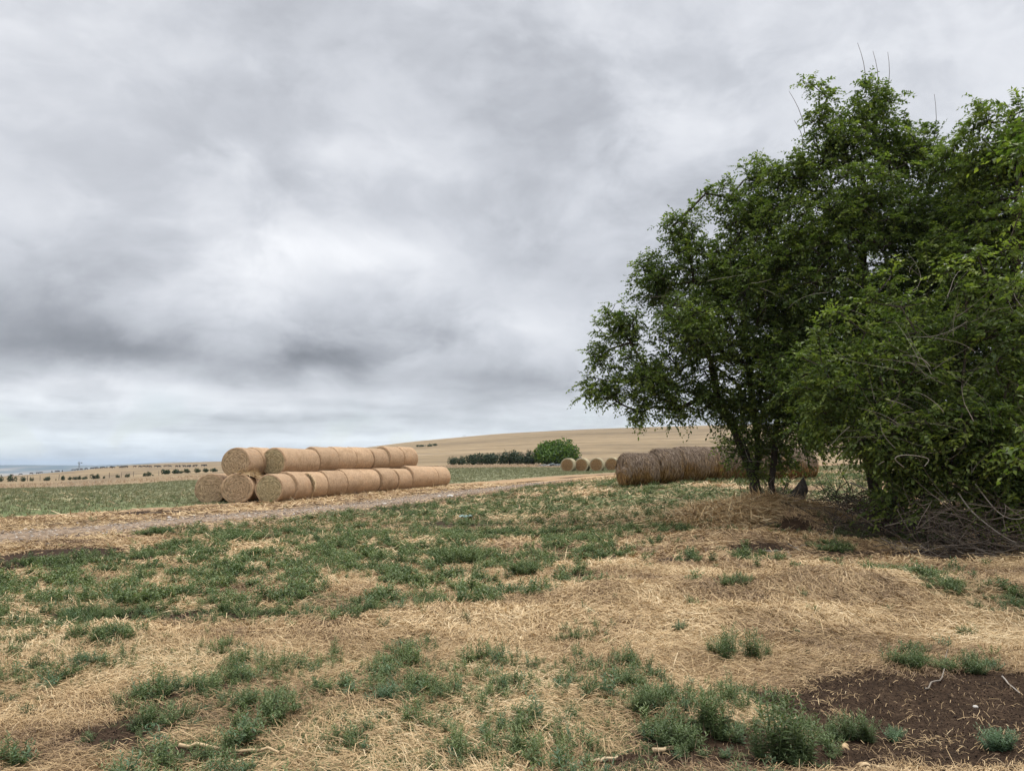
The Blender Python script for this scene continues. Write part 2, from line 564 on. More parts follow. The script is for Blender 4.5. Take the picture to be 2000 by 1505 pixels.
class Tubes:
    """collects tapered polyline tubes into one vertex/face soup"""
    def __init__(s):
        s.V, s.Fq, s.n = [], [], 0
        s.a = []

    def add(s, pts, rad, k=5, val=0.5):
        P = np.asarray(pts, float)
        n = len(P)
        rad = np.broadcast_to(np.asarray(rad, float), (n,))
        T = np.empty_like(P)
        T[1:-1] = P[2:] - P[:-2]
        T[0], T[-1] = P[1] - P[0], P[-1] - P[-2]
        T = norm(T)
        ref = np.array([0.31, 0.77, 0.55])
        A = norm(np.cross(T, ref))
        B = np.cross(T, A)
        th = np.linspace(0, 2 * math.pi, k, endpoint=False)
        ring = (A[:, None, :] * np.cos(th)[None, :, None] + B[:, None, :] * np.sin(th)[None, :, None]) * rad[:, None, None] + P[:, None, :]
        s.V.append(ring.reshape(-1, 3))
        i = np.arange(n - 1)[:, None] * k
        j = np.arange(k)[None, :]
        j2 = (j + 1) % k
        q = np.stack([i + j, i + j2, i + k + j2, i + k + j], -1).reshape(-1, 4) + s.n
        s.Fq.append(q)
        s.a.append(np.full(n * k, val))
        s.n += n * k

    def build(s, name, mat, parent=None):
        return np_mesh(name, np.concatenate(s.V), np.concatenate(s.Fq), mat, parent, {'tint': np.concatenate(s.a)}, smooth=True)


def leaf_quads(P, D, N, L, Wd):
    """leaf blades: base P, direction D, surface normal N (n,3), length L, width Wd (n)"""
    D = norm(D)
    S = norm(np.cross(D, N))
    N = np.cross(S, D)
    L, Wd = L[:, None], Wd[:, None]
    a = P
    b = P + D * L * .42 + S * Wd * .5 + N * Wd * .16
    c = P + D * L - N * L * .12
    d = P + D * L * .42 - S * Wd * .5 + N * Wd * .16
    V = np.stack([a, b, c, d], 1).reshape(-1, 3)
    Fq = np.arange(len(P) * 4).reshape(-1, 4)
    return V, Fq


# ================================================================ materials
def new_mat(name):
    m = bpy.data.materials.new(name)
    m.use_nodes = True
    t = m.node_tree
    t.nodes.clear()
    nb = NB(t)
    out = nb.n('ShaderNodeOutputMaterial')
    return m, nb, out


def principled(nb, out, color, rough=.9, spec=.2, bump=None, bump_s=.3, bump_d=.02):
    p = nb.n('ShaderNodeBsdfPrincipled')
    nb.put(p.inputs['Base Color'], (*color, 1) if isinstance(color, tuple) else color)
    nb.put(p.inputs['Roughness'], rough)
    p.inputs['Specular IOR Level'].default_value = spec
    if bump is not None:
        b = nb.n('ShaderNodeBump')
        b.inputs['Strength'].default_value = bump_s
        b.inputs['Distance'].default_value = bump_d
        nb.put(b.inputs['Height'], bump)
        nb.t.links.new(b.outputs[0], p.inputs['Normal'])
    nb.t.links.new(p.outputs[0], out.inputs[0])
    return p


def leaf_mat(name, c0, c1, c2, trans=.45, gloss=.22, rough=.5):
    m, nb, out = new_mat(name)
    col = nb.cramp(nb.attr('tint'), [(0.0, c0), (0.55, c1), (1.0, c2)])
    p = nb.n('ShaderNodeBsdfPrincipled')
    nb.t.links.new(col, p.inputs['Base Color'])
    p.inputs['Roughness'].default_value = rough
    p.inputs['Specular IOR Level'].default_value = gloss
    tr = nb.n('ShaderNodeBsdfTranslucent')
    nb.t.links.new(nb.mix(1.0, col, (1.0, 1.15, .5), 'MULTIPLY'), tr.inputs[0])
    mx = nb.n('ShaderNodeMixShader')
    mx.inputs[0].default_value = trans
    nb.t.links.new(p.outputs[0], mx.inputs[1])
    nb.t.links.new(tr.outputs[0], mx.inputs[2])
    nb.t.links.new(mx.outputs[0], out.inputs[0])
    return m


def tint_mat(name, stops, rough=.85, spec=.15):
    m, nb, out = new_mat(name)
    col = nb.cramp(nb.attr('tint'), stops)
    principled(nb, out, col, rough, spec)
    return m


M_LEAF_TREE = leaf_mat("elm_leaves", (.056, .086, .028), (.122, .166, .046), (.23, .275, .068))
M_LEAF_DARK = leaf_mat("deep_green_leaves", (.052, .084, .024), (.114, .165, .037), (.21, .265, .055))
M_LEAF_LIGHT = leaf_mat("yellowish_leaves", (.052, .088, .022), (.118, .172, .036), (.24, .285, .055))
M_WEED = leaf_mat("weed_leaves", (.055, .082, .037), (.113, .155, .066), (.205, .235, .105), trans=.22, gloss=.25, rough=.55)
M_WEED_PALE = leaf_mat("grey_green_weed_leaves", (.070, .12, .070), (.11, .17, .095), (.16, .22, .13), trans=.2, gloss=.25, rough=.6)
M_WEED_FAR = leaf_mat("far_weed_leaves", (.070, .098, .046), (.120, .155, .072), (.195, .215, .105), trans=.22, gloss=.2, rough=.6)
M_GRASS = leaf_mat("field_grass_blades", (.125, .132, .078), (.20, .200, .120), (.31, .27, .17), trans=.2, gloss=.15, rough=.7)
M_DRYGRASS = tint_mat("dry_grass_stems", [(0, (.30, .21, .13)), (.6, (.45, .33, .22)), (1, (.55, .43, .31))])
M_STRAW = tint_mat("straw_stems", [(0, (.115, .070, .036)), (.25, (.285, .190, .096)), (.7, (.50, .358, .190)), (1, (.68, .545, .345))], .6, .3)
M_JUNIPER = leaf_mat("juniper_foliage", (.022, .040, .020), (.040, .064, .030), (.060, .085, .040), trans=.1)
M_BUSHTREE = leaf_mat("bright_green_foliage", (.028, .062, .010), (.075, .14, .018), (.17, .25, .03), trans=.25)
M_BARK = tint_mat("dark_bark", [(0, (.022, .018, .014)), (1, (.060, .048, .038))], .95)
M_TWIG = tint_mat("grey_dead_twigs", [(0, (.07, .06, .05)), (.6, (.16, .14, .115)), (1, (.36, .32, .28))], .9)
M_BRUSH = tint_mat("dead_brush", [(0, (.035, .026, .02)), (.6, (.12, .095, .075)), (1, (.28, .24, .20))], .9)


def ground_material():
    m, nb, out = new_mat("farm_ground")
    geo = nb.n('ShaderNodeNewGeometry')
    pos = geo.outputs['Position']
    fine = nb.noise(pos, 38, 4, .65)
    mid = nb.noise(pos, 6.0, 5, .6)
    big = nb.noise(pos, .55, 4, .55)
    st1 = nb.noise(nb.mapping(pos, scale=(55, 9, 20), rot=(0, 0, .5)), 1.0, 3, .6)
    st2 = nb.noise(nb.mapping(pos, scale=(10, 60, 20), rot=(0, 0, .3)), 1.0, 3, .6)
    strawf = nb.m('ADD', nb.m('MULTIPLY', nb.m('MAXIMUM', st1, st2), .75), nb.m('MULTIPLY', fine, .3))
    straw = nb.cramp(strawf, [(.38, (.11, .068, .038)), (.52, (.275, .180, .104)), (.66, (.41, .288, .168)), (.85, (.54, .41, .265))])
    straw = nb.mix(nb.m('MULTIPLY', nb.ramp(nb.m('ADD', nb.m('MULTIPLY', big, .55), nb.m('MULTIPLY', mid, .45)), .42, .60), .75), straw, (.215, .148, .096))
    gold_straw = nb.mix(.5, straw, (.44, .29, .145))
    straw = nb.mix(nb.m('MULTIPLY', nb.attr('straw'), .7), straw, gold_straw)
    soil = nb.cramp(nb.m('ADD', nb.m('MULTIPLY', fine, .6), nb.m('MULTIPLY', mid, .4)), [(.3, (.009, .0055, .0035)), (.5, (.029, .0175, .0105)), (.72, (.082, .054, .034))])
    green = nb.cramp(nb.m('ADD', nb.m('MULTIPLY', fine, .55), nb.m('MULTIPLY', mid, .45)), [(.32, (.050, .070, .032)), (.5, (.100, .130, .056)), (.7, (.24, .20, .105))])
    streak = nb.noise(nb.mapping(pos, scale=(.06, .5, 1)), 1.0, 5, .6)
    fieldc = nb.cramp(streak, [(.3, (.115, .128, .074)), (.5, (.17, .172, .100)), (.7, (.25, .215, .132))])
    sp = nb.n('ShaderNodeSeparateXYZ')
    nb.t.links.new(pos, sp.inputs[0])
    fary = nb.ramp(sp.outputs[1], 26, 46)
    green = nb.mix(nb.m('MULTIPLY', fary, .8), green, fieldc)
    hs = nb.noise(nb.mapping(pos, scale=(.010, .05, .12)), 1.0, 6, .62)
    hf = nb.noise(nb.mapping(pos, scale=(.15, .25, .3)), 1.0, 5, .65)
    hh = nb.m('ADD', nb.m('MULTIPLY', hs, .62), nb.m('MULTIPLY', hf, .38))
    gold = nb.cramp(hh, [(.36, (.105, .080, .050)), (.46, (.195, .146, .088)), (.55, (.25, .187, .112)), (.66, (.335, .26, .165))])
    # stock paths and terracettes along the contour
    wv = nb.n('ShaderNodeTexNoise')
    nb.t.links.new(nb.mapping(pos, scale=(.004, .002, .55)), wv.inputs['Vector'])
    wv.inputs['Scale'].default_value = 1.0
    wv.inputs['Detail'].default_value = 4
    lines = nb.ramp(nb.m('ABSOLUTE', nb.m('SUBTRACT', wv.outputs[0], .5)), .05, .0)
    gold = nb.mix(nb.m('MULTIPLY', nb.m('MULTIPLY', lines, nb.ramp(hf, .40, .6)), .85), gold, (.13, .10, .07))
    c = straw
    gm = nb.ramp(nb.m('ADD', nb.attr('green'), nb.m('MULTIPLY', nb.m('SUBTRACT', mid, .5), 1.0)), .3, .7)
    c = nb.mix(gm, c, green)
    dm = nb.ramp(nb.m('ADD', nb.attr('dirt'), nb.m('MULTIPLY', nb.m('SUBTRACT', nb.m('ADD', nb.m('MULTIPLY', mid, .5), nb.m('MULTIPLY', fine, .5)), .5), 2.2)), .34, .66)
    c = nb.mix(dm, c, soil)
    c = nb.mix(nb.attr('gold'), c, gold)
    farb = nb.ramp(nb.m('SUBTRACT', sp.outputs[1], 900), 0, 900)
    c = nb.mix(farb, c, (.26, .21, .14))
    hgt = nb.m('ADD', nb.m('MULTIPLY', strawf, .6), nb.m('MULTIPLY', mid, .6))
    principled(nb, out, c, .95, .1, hgt, .55, .03)
    return m


M_GROUND = ground_material()


def build_ground():
    rr = [0.4]
    while rr[-1] < 9300:
        r_ = rr[-1]
        rr.append(r_ * (1.010 if 3 < r_ < 60 else 1.02 if r_ < 1500 else 1.06) + .01)
    rr = np.array(rr)
    front = np.arange(-48, 48.01, .24)
    back = np.arange(52, 308.1, 4.0)
    aa = np.radians(np.concatenate([front, back]))
    nr, na = len(rr), len(aa)
    Rg, Ag = np.meshgrid(rr, aa, indexing='ij')
    X, Y = Rg * np.sin(Ag), Rg * np.cos(Ag)
    Z = H(X, Y)
    V = np.stack([X, Y, Z], -1).reshape(-1, 3)
    i = np.arange(nr - 1)[:, None] * na
    j = np.arange(na)[None, :]
    j2 = (j + 1) % na
    q = np.stack([i + j, i + na + j, i + na + j2, i + j2], -1).reshape(-1, 4)[:, ::-1]
    c0 = len(V)
    V = np.vstack([V, [[0, 0, float(H(0.0, 0.01))]]])
    tri = np.stack([np.full(na, c0), np.arange(na), (np.arange(na) + 1) % na], -1)[:, ::-1]
    g, d, s, go = cover_masks(V[:, 0], V[:, 1])
    o = np_mesh("ground", V, [q, tri], M_GROUND, None, {'green': g, 'dirt': d, 'straw': s, 'gold': go}, smooth=True)
    o['kind'] = 'structure'
    me = o.data
    # make sure the sheet faces up
    me.update()
    if me.polygons[1000].normal.z < 0:
        me.flip_normals()
    return o


build_ground()


def build_track():
    m, nb, out = new_mat("gravel_track_surface")
    geo = nb.n('ShaderNodeNewGeometry')
    pos = geo.outputs['Position']
    vor = nb.n('ShaderNodeTexVoronoi')
    nb.t.links.new(pos, vor.inputs['Vector'])
    vor.inputs['Scale'].default_value = 9
    fine = nb.noise(pos, 30, 4, .7)
    mid = nb.noise(pos, 2.2, 4, .6)
    f = nb.m('ADD', nb.m('MULTIPLY', vor.outputs['Color'], .5), nb.m('MULTIPLY', fine, .5))
    c = nb.cramp(f, [(.25, (.095, .070, .050)), (.45, (.19, .138, .095)), (.62, (.27, .20, .140)), (.85, (.42, .345, .27))])
    c = nb.mix(nb.m('MULTIPLY', nb.ramp(mid, .50, .66), .6), c, (.115, .080, .054))
    # wheel ruts
    lat = nb.attr('lat')
    c = nb.mix(nb.m('MULTIPLY', nb.ramp(nb.m('ADD', nb.m('ABSOLUTE', lat), nb.m('MULTIPLY', nb.m('SUBTRACT', mid, .5), .9)), .6, 1.0), .85), c, (.17, .112, .070))
    principled(nb, out, c, .95, .1, f, .5, .03)
    ts = np.arange(-24, 40, .22)
    ls = np.linspace(-1, 1, 17)
    V, L = [], []
    for t in ts:
        wl = 2.15 + (fbm(t * .5, 3.0, 61, 4) - .5) * 1.2
        wr = 2.15 + (fbm(t * .5, 9.0, 62, 4) - .5) * 1.2 + 1.0 * float(1 - sstep(np.array(t), 0, 15))
        fade = 1 - sstep(np.array(t), 24, 40) * .8
        cen = TR0 + TRD * t - TRN * (0.0042 * max(t - 18, 0) ** 2)
        for l in ls:
            w = (wl if l > 0 else wr) * fade
            p = cen + TRN * l * w
            V.append((p[0], p[1], 0))
            L.append(l)
    V = np.array(V)
    L = np.array(L)
    V[:, 2] = H(V[:, 0], V[:, 1]) + .05 * (1 - np.abs(L) ** 4) - .02 + (np.abs(np.abs(L) - .5) - .25) * .05
    n = len(ls)
    i = np.arange(len(ts) - 1)[:, None] * n
    j = np.arange(n - 1)[None, :]
    q = np.stack([i + j, i + j + 1, i + n + j + 1, i + n + j], -1).reshape(-1, 4)[:, ::-1]
    o = np_mesh("gravel_track", V, q, m, None, {'lat': L}, smooth=True)
    o['kind'] = 'structure'
    o.data.update()
    if o.data.polygons[10].normal.z < 0:
        o.data.flip_normals()


build_track()


def build_far_hills():
    m, nb, out = new_mat("far_wooded_hills")
    geo = nb.n('ShaderNodeNewGeometry')
    n1 = nb.noise(nb.mapping(geo.outputs['Position'], scale=(.0022, .0015, .02)), 1.0, 5, .6)
    c = nb.cramp(n1, [(.40, (.030, .045, .030)), (.52, (.07, .075, .045)), (.62, (.24, .19, .12))])
    principled(nb, out, c, .95, .05)
    azs = np.radians(np.arange(-50, 50.1, .2))
    ds = np.linspace(5200, 9000, 28)
    A, D = np.meshgrid(azs, ds, indexing='ij')
    X, Y = D * np.tan(A), D
    px = 1000 + F * np.tan(A)
    crest = np.interp(px, [-700, 0, 60, 120, 190, 260, 330, 400, 470, 700, 1200, 3000], [20, 20, 22, 20, 17, 34, 50, 56, 56, 50, 40, 30])
    crest = crest + (fbm(X / 420, X / 900 + 3, 71, 4) - .5) * 16
    prof = sstep(D, 5300, 6900)
    Z = -60 + (crest + 60) * prof * (0.78 + .22 * sstep(D, 6500, 7200)) * (1 - .4 * sstep(D, 7600, 9000)) + (fbm(X / 260, Y / 260, 73, 4) - .5) * 16 * prof * (1 - sstep(D, 6500, 7100) * .6)
    V = np.stack([X, Y, Z], -1).reshape(-1, 3)
    na, nd = A.shape
    i = np.arange(na - 1)[:, None] * nd
    j = np.arange(nd - 1)[None, :]
    q = np.stack([i + j, i + nd + j, i + nd + j + 1, i + j + 1], -1).reshape(-1, 4)
    o = np_mesh("distant_hills", V, q, m, None, smooth=True)
    o['kind'] = 'structure'
    o.data.update()
    if o.data.polygons[10].normal.z < 0:
        o.data.flip_normals()


build_far_hills()


# ================================================================ round bales
def bale_mats(name, side, dark, face, facedark):
    m, nb, out = new_mat(name + "_wrapped_side")
    tc = nb.n('ShaderNodeTexCoord')
    sp = nb.n('ShaderNodeSeparateXYZ')
    nb.t.links.new(tc.outputs['Object'], sp.inputs[0])
    oi = nb.n('ShaderNodeObjectInfo')
    rnd = oi.outputs['Random']
    ang = nb.m('ARCTAN2', sp.outputs[0], sp.outputs[2])
    off = nb.m('MULTIPLY', rnd, 40)
    v = nb.comb(nb.m('MULTIPLY', ang, 5.5), nb.m('ADD', nb.m('MULTIPLY', sp.outputs[1], 30), off), off)
    s1 = nb.noise(v, 1.0, 4, .65)
    blot = nb.noise(nb.comb(nb.m('MULTIPLY', ang, 1.6), nb.m('ADD', nb.m('MULTIPLY', sp.outputs[1], 1.7), off), off), 1.0, 4, .6)
    fine = nb.noise(tc.outputs['Object'], 45, 3, .7)
    f = nb.m('ADD', nb.m('MULTIPLY', s1, .6), nb.m('MULTIPLY', fine, .4))
    c = nb.cramp(f, [(.36, dark), (.50, side), (.64, tuple(min(1, x * 1.35) for x in side))])
    c = nb.mix(nb.m('MULTIPLY', nb.ramp(blot, .48, .66), .6), c, tuple(x * y for x, y in zip(side, (.72, .68, .62))))
    c = nb.mix(nb.m('MULTIPLY', nb.ramp(blot, .46, .30), .3), c, tuple(x * y for x, y in zip(side, (1.1, .93, .80))))
    hsv = nb.n('ShaderNodeHueSaturation')
    nb.t.links.new(c, hsv.inputs['Color'])
    nb.put(hsv.inputs['Value'], nb.m('ADD', nb.m('MULTIPLY', rnd, .22), .90))
    principled(nb, out, hsv.outputs[0], .9, .15, f, .5, .02)
    m2, nb, out = new_mat(name + "_end_face")
    tc = nb.n('ShaderNodeTexCoord')
    sp = nb.n('ShaderNodeSeparateXYZ')
    nb.t.links.new(tc.outputs['Object'], sp.inputs[0])
    oi = nb.n('ShaderNodeObjectInfo')
    rnd = nb.m('MULTIPLY', oi.outputs['Random'], 30)
    ang = nb.m('ARCTAN2', sp.outputs[0], sp.outputs[2])
    rad = nb.m('SQRT', nb.m('ADD', nb.m('MULTIPLY', sp.outputs[0], sp.outputs[0]), nb.m('MULTIPLY', sp.outputs[2], sp.outputs[2])))
    wob = nb.noise(tc.outputs['Object'], 3.0, 3, .6)
    sr = nb.m('ADD', nb.m('SUBTRACT', rad, nb.m('MULTIPLY', ang, .011)), nb.m('MULTIPLY', wob, .07))
    v = nb.comb(nb.m('MULTIPLY', ang, 2.6), nb.m('ADD', nb.m('MULTIPLY', sr, 17), rnd), 0.0)
    s1 = nb.noise(v, 1.0, 3, .6)
    fine = nb.noise(tc.outputs['Object'], 30, 4, .75)
    f = nb.m('ADD', nb.m('MULTIPLY', s1, .78), nb.m('MULTIPLY', fine, .22))
    c = nb.cramp(f, [(.34, facedark), (.50, face), (.68, tuple(min(1, x * 1.7) for x in face))])
    c = nb.mix(nb.m('MULTIPLY', nb.ramp(rad, .62, .70), .35), c, side)
    principled(nb, out, c, .95, .1, f, .8, .05)
    return m, m2


M_BALE, M_BALE_FACE = bale_mats("hay_bale", (.37, .255, .160), (.165, .106, .064), (.31, .222, .138), (.115, .078, .045))
_, M_BALE_FACE_G = bale_mats("greenish_hay_bale", (.37, .255, .160), (.165, .106, .064), (.28, .225, .130), (.11, .088, .045))
M_PALE, M_PALE_FACE = bale_mats("pale_bale", (.33, .29, .19), (.17, .14, .085), (.18, .108, .052), (.075, .046, .022))
M_OLD, M_OLD_FACE = bale_mats("old_grey_bale", (.13, .10, .085), (.06, .048, .04), (.20, .105, .07), (.08, .05, .035))


def bale_meshes(name, D, L, seed, sag=.045, rough=.02, rnd_end=.17, rnd_front=.08):
    rg = np.random.default_rng(seed)
    k, Rr = 64, D / 2
    prof = [(-L / 2 + rnd_front * .75 * (1 - math.cos(t)), Rr - rnd_front * (1 - math.sin(t))) for t in np.linspace(0, math.pi / 2, 6)]
    prof += [(y, Rr) for y in np.linspace(-L / 2 + rnd_front * .9, L / 2 - rnd_end * .9, 9)]
    prof += [(L / 2 - rnd_end * .75 * (1 - math.cos(t)), Rr - rnd_end * (1 - math.sin(t))) for t in np.linspace(0, math.pi / 2, 6)][::-1]
    prof = np.array(prof)
    th = np.linspace(0, 2 * math.pi, k, endpoint=False)
    ph = rg.uniform(0, 50)

    def disp(y, a, r):
        b = (fbm(a * 2.2 + ph, y * 2.2 + ph, seed, 3) - .5) * 2 * rough + (fbm(np.abs(a - math.pi) * 1.1 + ph, y * .8, seed + 3, 2) - .5) * .05
        rr_ = r * (1 + b)
        x, z = rr_ * np.sin(a), rr_ * np.cos(a)
        z = np.where(z < -Rr * .86, -Rr * .86 + (z + Rr * .86) * .35, z)        # flattened where it lies
        z = z + Rr * .909
        x = x * (1 + sag * .6 * np.clip(1 - z / D * 1.6, -1, 1))
        return x, z - D * .0
    Yg, Ag = np.meshgrid(prof[:, 0], th, indexing='ij')
    Rg2 = np.broadcast_to(prof[:, 1][:, None], Yg.shape)
    X, Z = disp(Yg, Ag, Rg2)
    Yd = Yg + (fbm(np.abs(Ag - math.pi) * 1.5, Yg * 0 + 4, seed + 8, 2) - .5) * .05
    zc = Rr * .909
    V = np.stack([X, Yd, Z], -1).reshape(-1, 3)
    n = len(prof)
    i = np.arange(n - 1)[:, None] * k
    j = np.arange(k)[None, :]
    j2 = (j + 1) % k
    q = np.stack([i + j, i + j2, i + k + j2, i + k + j], -1).reshape(-1, 4)
    c = len(V)
    V = np.vstack([V, [[0, L / 2 + .01, zc]]])
    base = (n - 1) * k
    tri = np.stack([base + np.arange(k), base + (np.arange(k) + 1) % k, np.full(k, c)], -1)
    V[:, 2] -= zc
    # front face disc, slightly domed with a rough surface
    fr = np.array([1.0, .93, .8, .65, .5, .35, .2, .08])
    r0 = prof[0, 1]
    FV, FQ = [], []
    for a_i, f_ in enumerate(fr):
        x, z = disp(np.full(k, -L / 2), th, np.full(k, r0 * f_))
        yy = -L / 2 + (fbm(np.abs(th - math.pi) * 1.5, th * 0 + 4, seed + 8, 2) - .5) * .05 * f_ - (.035 * (1 - f_ ** 2)) + (fbm(x * 5, z * 5, seed + 11, 3) - .5) * .06 * (1 if a_i else 0)
        FV.append(np.stack([x, yy, z - zc], -1))
    FV = np.concatenate(FV)
    nf = len(fr)
    i = np.arange(nf - 1)[:, None] * k
    fq = np.stack([i + j, i + k + j, i + k + j2, i + j2], -1).reshape(-1, 4)
    cc = len(FV)
    FV = np.vstack([FV, [[0, -L / 2 - .035, 0]]])
    ft = np.stack([(nf - 1) * k + np.arange(k), np.full(k, cc), (nf - 1) * k + (np.arange(k) + 1) % k], -1)
    return (V, [q, tri]), (FV, [fq, ft]), zc


def fix_normals(o):
    bm = bmesh.new()
    bm.from_mesh(o.data)
    bmesh.ops.recalc_face_normals(bm, faces=bm.faces)
    bm.to_mesh(o.data)
    bm.free()


BALE_VAR = []
for sd in range(7):
    (V, fs), (FV, ff), zc = bale_meshes("hay_bale", 1.5 + (sd * 5 % 7 - 3) * .014, 1.6, 100 + sd, sag=.05 + .02 * (sd % 4), rough=.025, rnd_end=.12 + .02 * (sd % 4))
    a = np_mesh("wrapped_side", V, fs, M_BALE, link=False, smooth=True)
    b = np_mesh("end_face", FV, ff, M_BALE_FACE, link=False, smooth=True)
    bg_ = np_mesh("end_face", FV, ff, M_BALE_FACE_G, link=False, smooth=True)
    for o in (a, b, bg_):
        fix_normals(o)
    BALE_VAR.append((a.data, b.data, bg_.data, zc))


def place_bale(x, y, z, azim, label, group, var=0, face=None, scale=1.0, roll=0.0, meshes=None):
    a, b, g_, zc = BALE_VAR[var % 7]
    if meshes:
        a, b, zc = meshes
        g_ = b
    t = thing("hay_bale", label, "hay bale", (x, y, z), -azim, group)
    t.scale = (scale,) * 3
    s = bpy.data.objects.new("wrapped_side", a)
    COL.objects.link(s)
    s.parent = t
    s.location = (0, 0, zc)
    if face:
        e = bpy.data.objects.new("end_face", g_ if face == 'green' else b)
        COL.objects.link(e)
        e.parent = t
        e.location = (0, 0, zc)
    return t


ORD = ['front', 'second', 'third', 'fourth', 'fifth', 'sixth', 'seventh', 'eighth', 'ninth', 'tenth', 'eleventh', 'twelfth', 'thirteenth']
G_STACK = "round bales stacked two high beside the track"


def row_path(px, dep, azs, gaps=0.01, L=1.6):
    """centres of bales in a row starting with the front face centre under a photo column"""
    x, y = (px - 1000) / F * dep * 1.0065, dep
    out = []
    for i, a in enumerate(azs):
        dxy = np.array([math.sin(a), math.cos(a)])
        c = np.array([x, y]) + dxy * L / 2
        out.append((c[0], c[1], a))
        x, y = np.array([x, y]) + dxy * (L + gaps)
    return out


row3 = row_path(531, 34.9, [R(a) for a in (9, 13, 20, 25, 27, 27, 26, 26, 27, 27, 26)])
jit = [0, .02, -.03, .05, .0, -.10, .03, .08, .05, -.06, -.02, .03]
lab3 = ["front bale of the lower row beside the track, greenish spiral end showing", "second bale of the lower row, straw spilling at its far edge"]
for i, (x, y, a) in enumerate(row3):
    nx, ny = math.cos(a), -math.sin(a)
    x, y = x + nx * jit[i], y + ny * jit[i]
    lb = lab3[i] if i < 2 else f"{ORD[i]} bale from the front in the lower roadside row" if i < 10 else "last bale at the far end of the lower roadside row"
    place_bale(x, y, float(H(x, y)) - .03, a + R((i * 37 % 7 - 3) * .8), lb, G_STACK, i, 'green' if i == 0 else 'tan', 1.0 + ((i * 53) % 5 - 2) * .012)
row2 = row_path(471, 34.9, [R(a) for a in (-6, 6, 16, 23, 26, 26, 26, 26, 26, 26)])
for i in range(2):
    x, y, a = row2[i]
    place_bale(x, y, float(H(x, y)) - .03, a, ["middle front bale under the loose hay heap", "second bale of the middle row, behind the loose hay heap"][i], G_STACK, i + 2, 'tan' if i == 0 else None)
# inner row that carries the upper one
for i in range(2, 10):
    x3, y3, a3 = row3[i]
    x, y = x3 - math.cos(a3) * 1.52, y3 + math.sin(a3) * 1.52
    place_bale(x, y, float(H(x, y)) - .03, a3, f"{ORD[i]} bale of the hidden middle row, wedged beneath the upper bales", G_STACK, i + 1)
row1 = row_path(420, 35.3, [R(-8), R(4)])
for i, (x, y, a) in enumerate(row1):
    place_bale(x, y, float(H(x, y)) - .03, a, ["leftmost bottom bale with brown spiral end, beside the green field", "bale directly behind the leftmost bottom bale"][i], G_STACK, i + 1, 'tan' if i == 0 else None, .97)
# upper bales
z_up = 1.25
upL = row_path(467, 35.3, [R(4), R(10)])
for i, (x, y, a) in enumerate(upL):
    place_bale(x, y, float(H(x, y)) + z_up - .02, a, ["left top bale with brown end and darker damp lower side", "short glimpse of a top bale behind the left top bale"][i], G_STACK, i + 3, 'tan' if i == 0 else None, 1.0)
upR = []
for i in range(8):
    j = i + 1.1
    k0 = int(j)
    fr = j - k0
    p0, p1 = np.array(row3[k0][:2]), np.array(row3[min(k0 + 1, 10)][:2])
    a = row3[min(k0 + 1, 10)][2]
    c = p0 * (1 - fr) + p1 * fr + np.array([-math.cos(a), math.sin(a)]) * .76
    upR.append((c[0], c[1], max(a, R(12))))
for i, (x, y, a) in enumerate(upR):
    lb = "front bale of the long top row, greenish spiral end showing" if i == 0 else f"{ORD[i]} bale from the front in the long top row" if i < 7 else "last bale at the far end of the long top row"
    dz = [0, -.03, -.02, .05, .04, -.02, .02, .04][i]
    place_bale(x, y, float(H(x, y)) + z_up + dz, a + R((i * 31 % 5 - 2) * 1.2), lb, G_STACK, i + 2, 'green' if i == 0 else 'tan', 1.0)

# four pale bales beyond the track
(V, fs), (FV, ff), zc = bale_meshes("hay_bale", 1.66, 1.55, 140)
pa = np_mesh("wrapped_side", V, fs, M_PALE, link=False, smooth=True)
pb = np_mesh("end_face", FV, ff, M_PALE_FACE, link=False, smooth=True)
fix_normals(pa)
fix_normals(pb)
for i, (px, dep) in enumerate([(1110.5, 85.5), (1137.5, 86), (1166, 85.5), (1196, 86.5)]):
    p = on_ground(px, dep)
    place_bale(p[0], p[1] + .7, p[2] - .03, R((20, 19, 17, 20)[i]),
               ["leftmost of the four pale bales lined up beyond the track", "second from left of the four pale bales beyond the track",
                "third from left of the four pale bales beyond the track", "rightmost of the four pale bales, beside the dark weathered bales"][i],
               "four pale bales lined up beyond the track", meshes=(pa.data, pb.data, zc), face='tan')
# old bale under the bright tree
(V, fs), (FV, ff), zc = bale_meshes("hay_bale", 1.35, 1.9, 150, sag=.1, rough=.03)
oa = np_mesh("wrapped_side", V, fs, M_OLD, link=False, smooth=True)
ob = np_mesh("end_face", FV, ff, M_OLD_FACE, link=False, smooth=True)
fix_normals(oa)
fix_normals(ob)
p = on_ground(1124, 122)
place_bale(p[0], p[1], p[2] + .1, R(56), "old grey round bale with reddish end beside the bright green tree", None, meshes=(oa.data, ob.data, zc), face='tan')


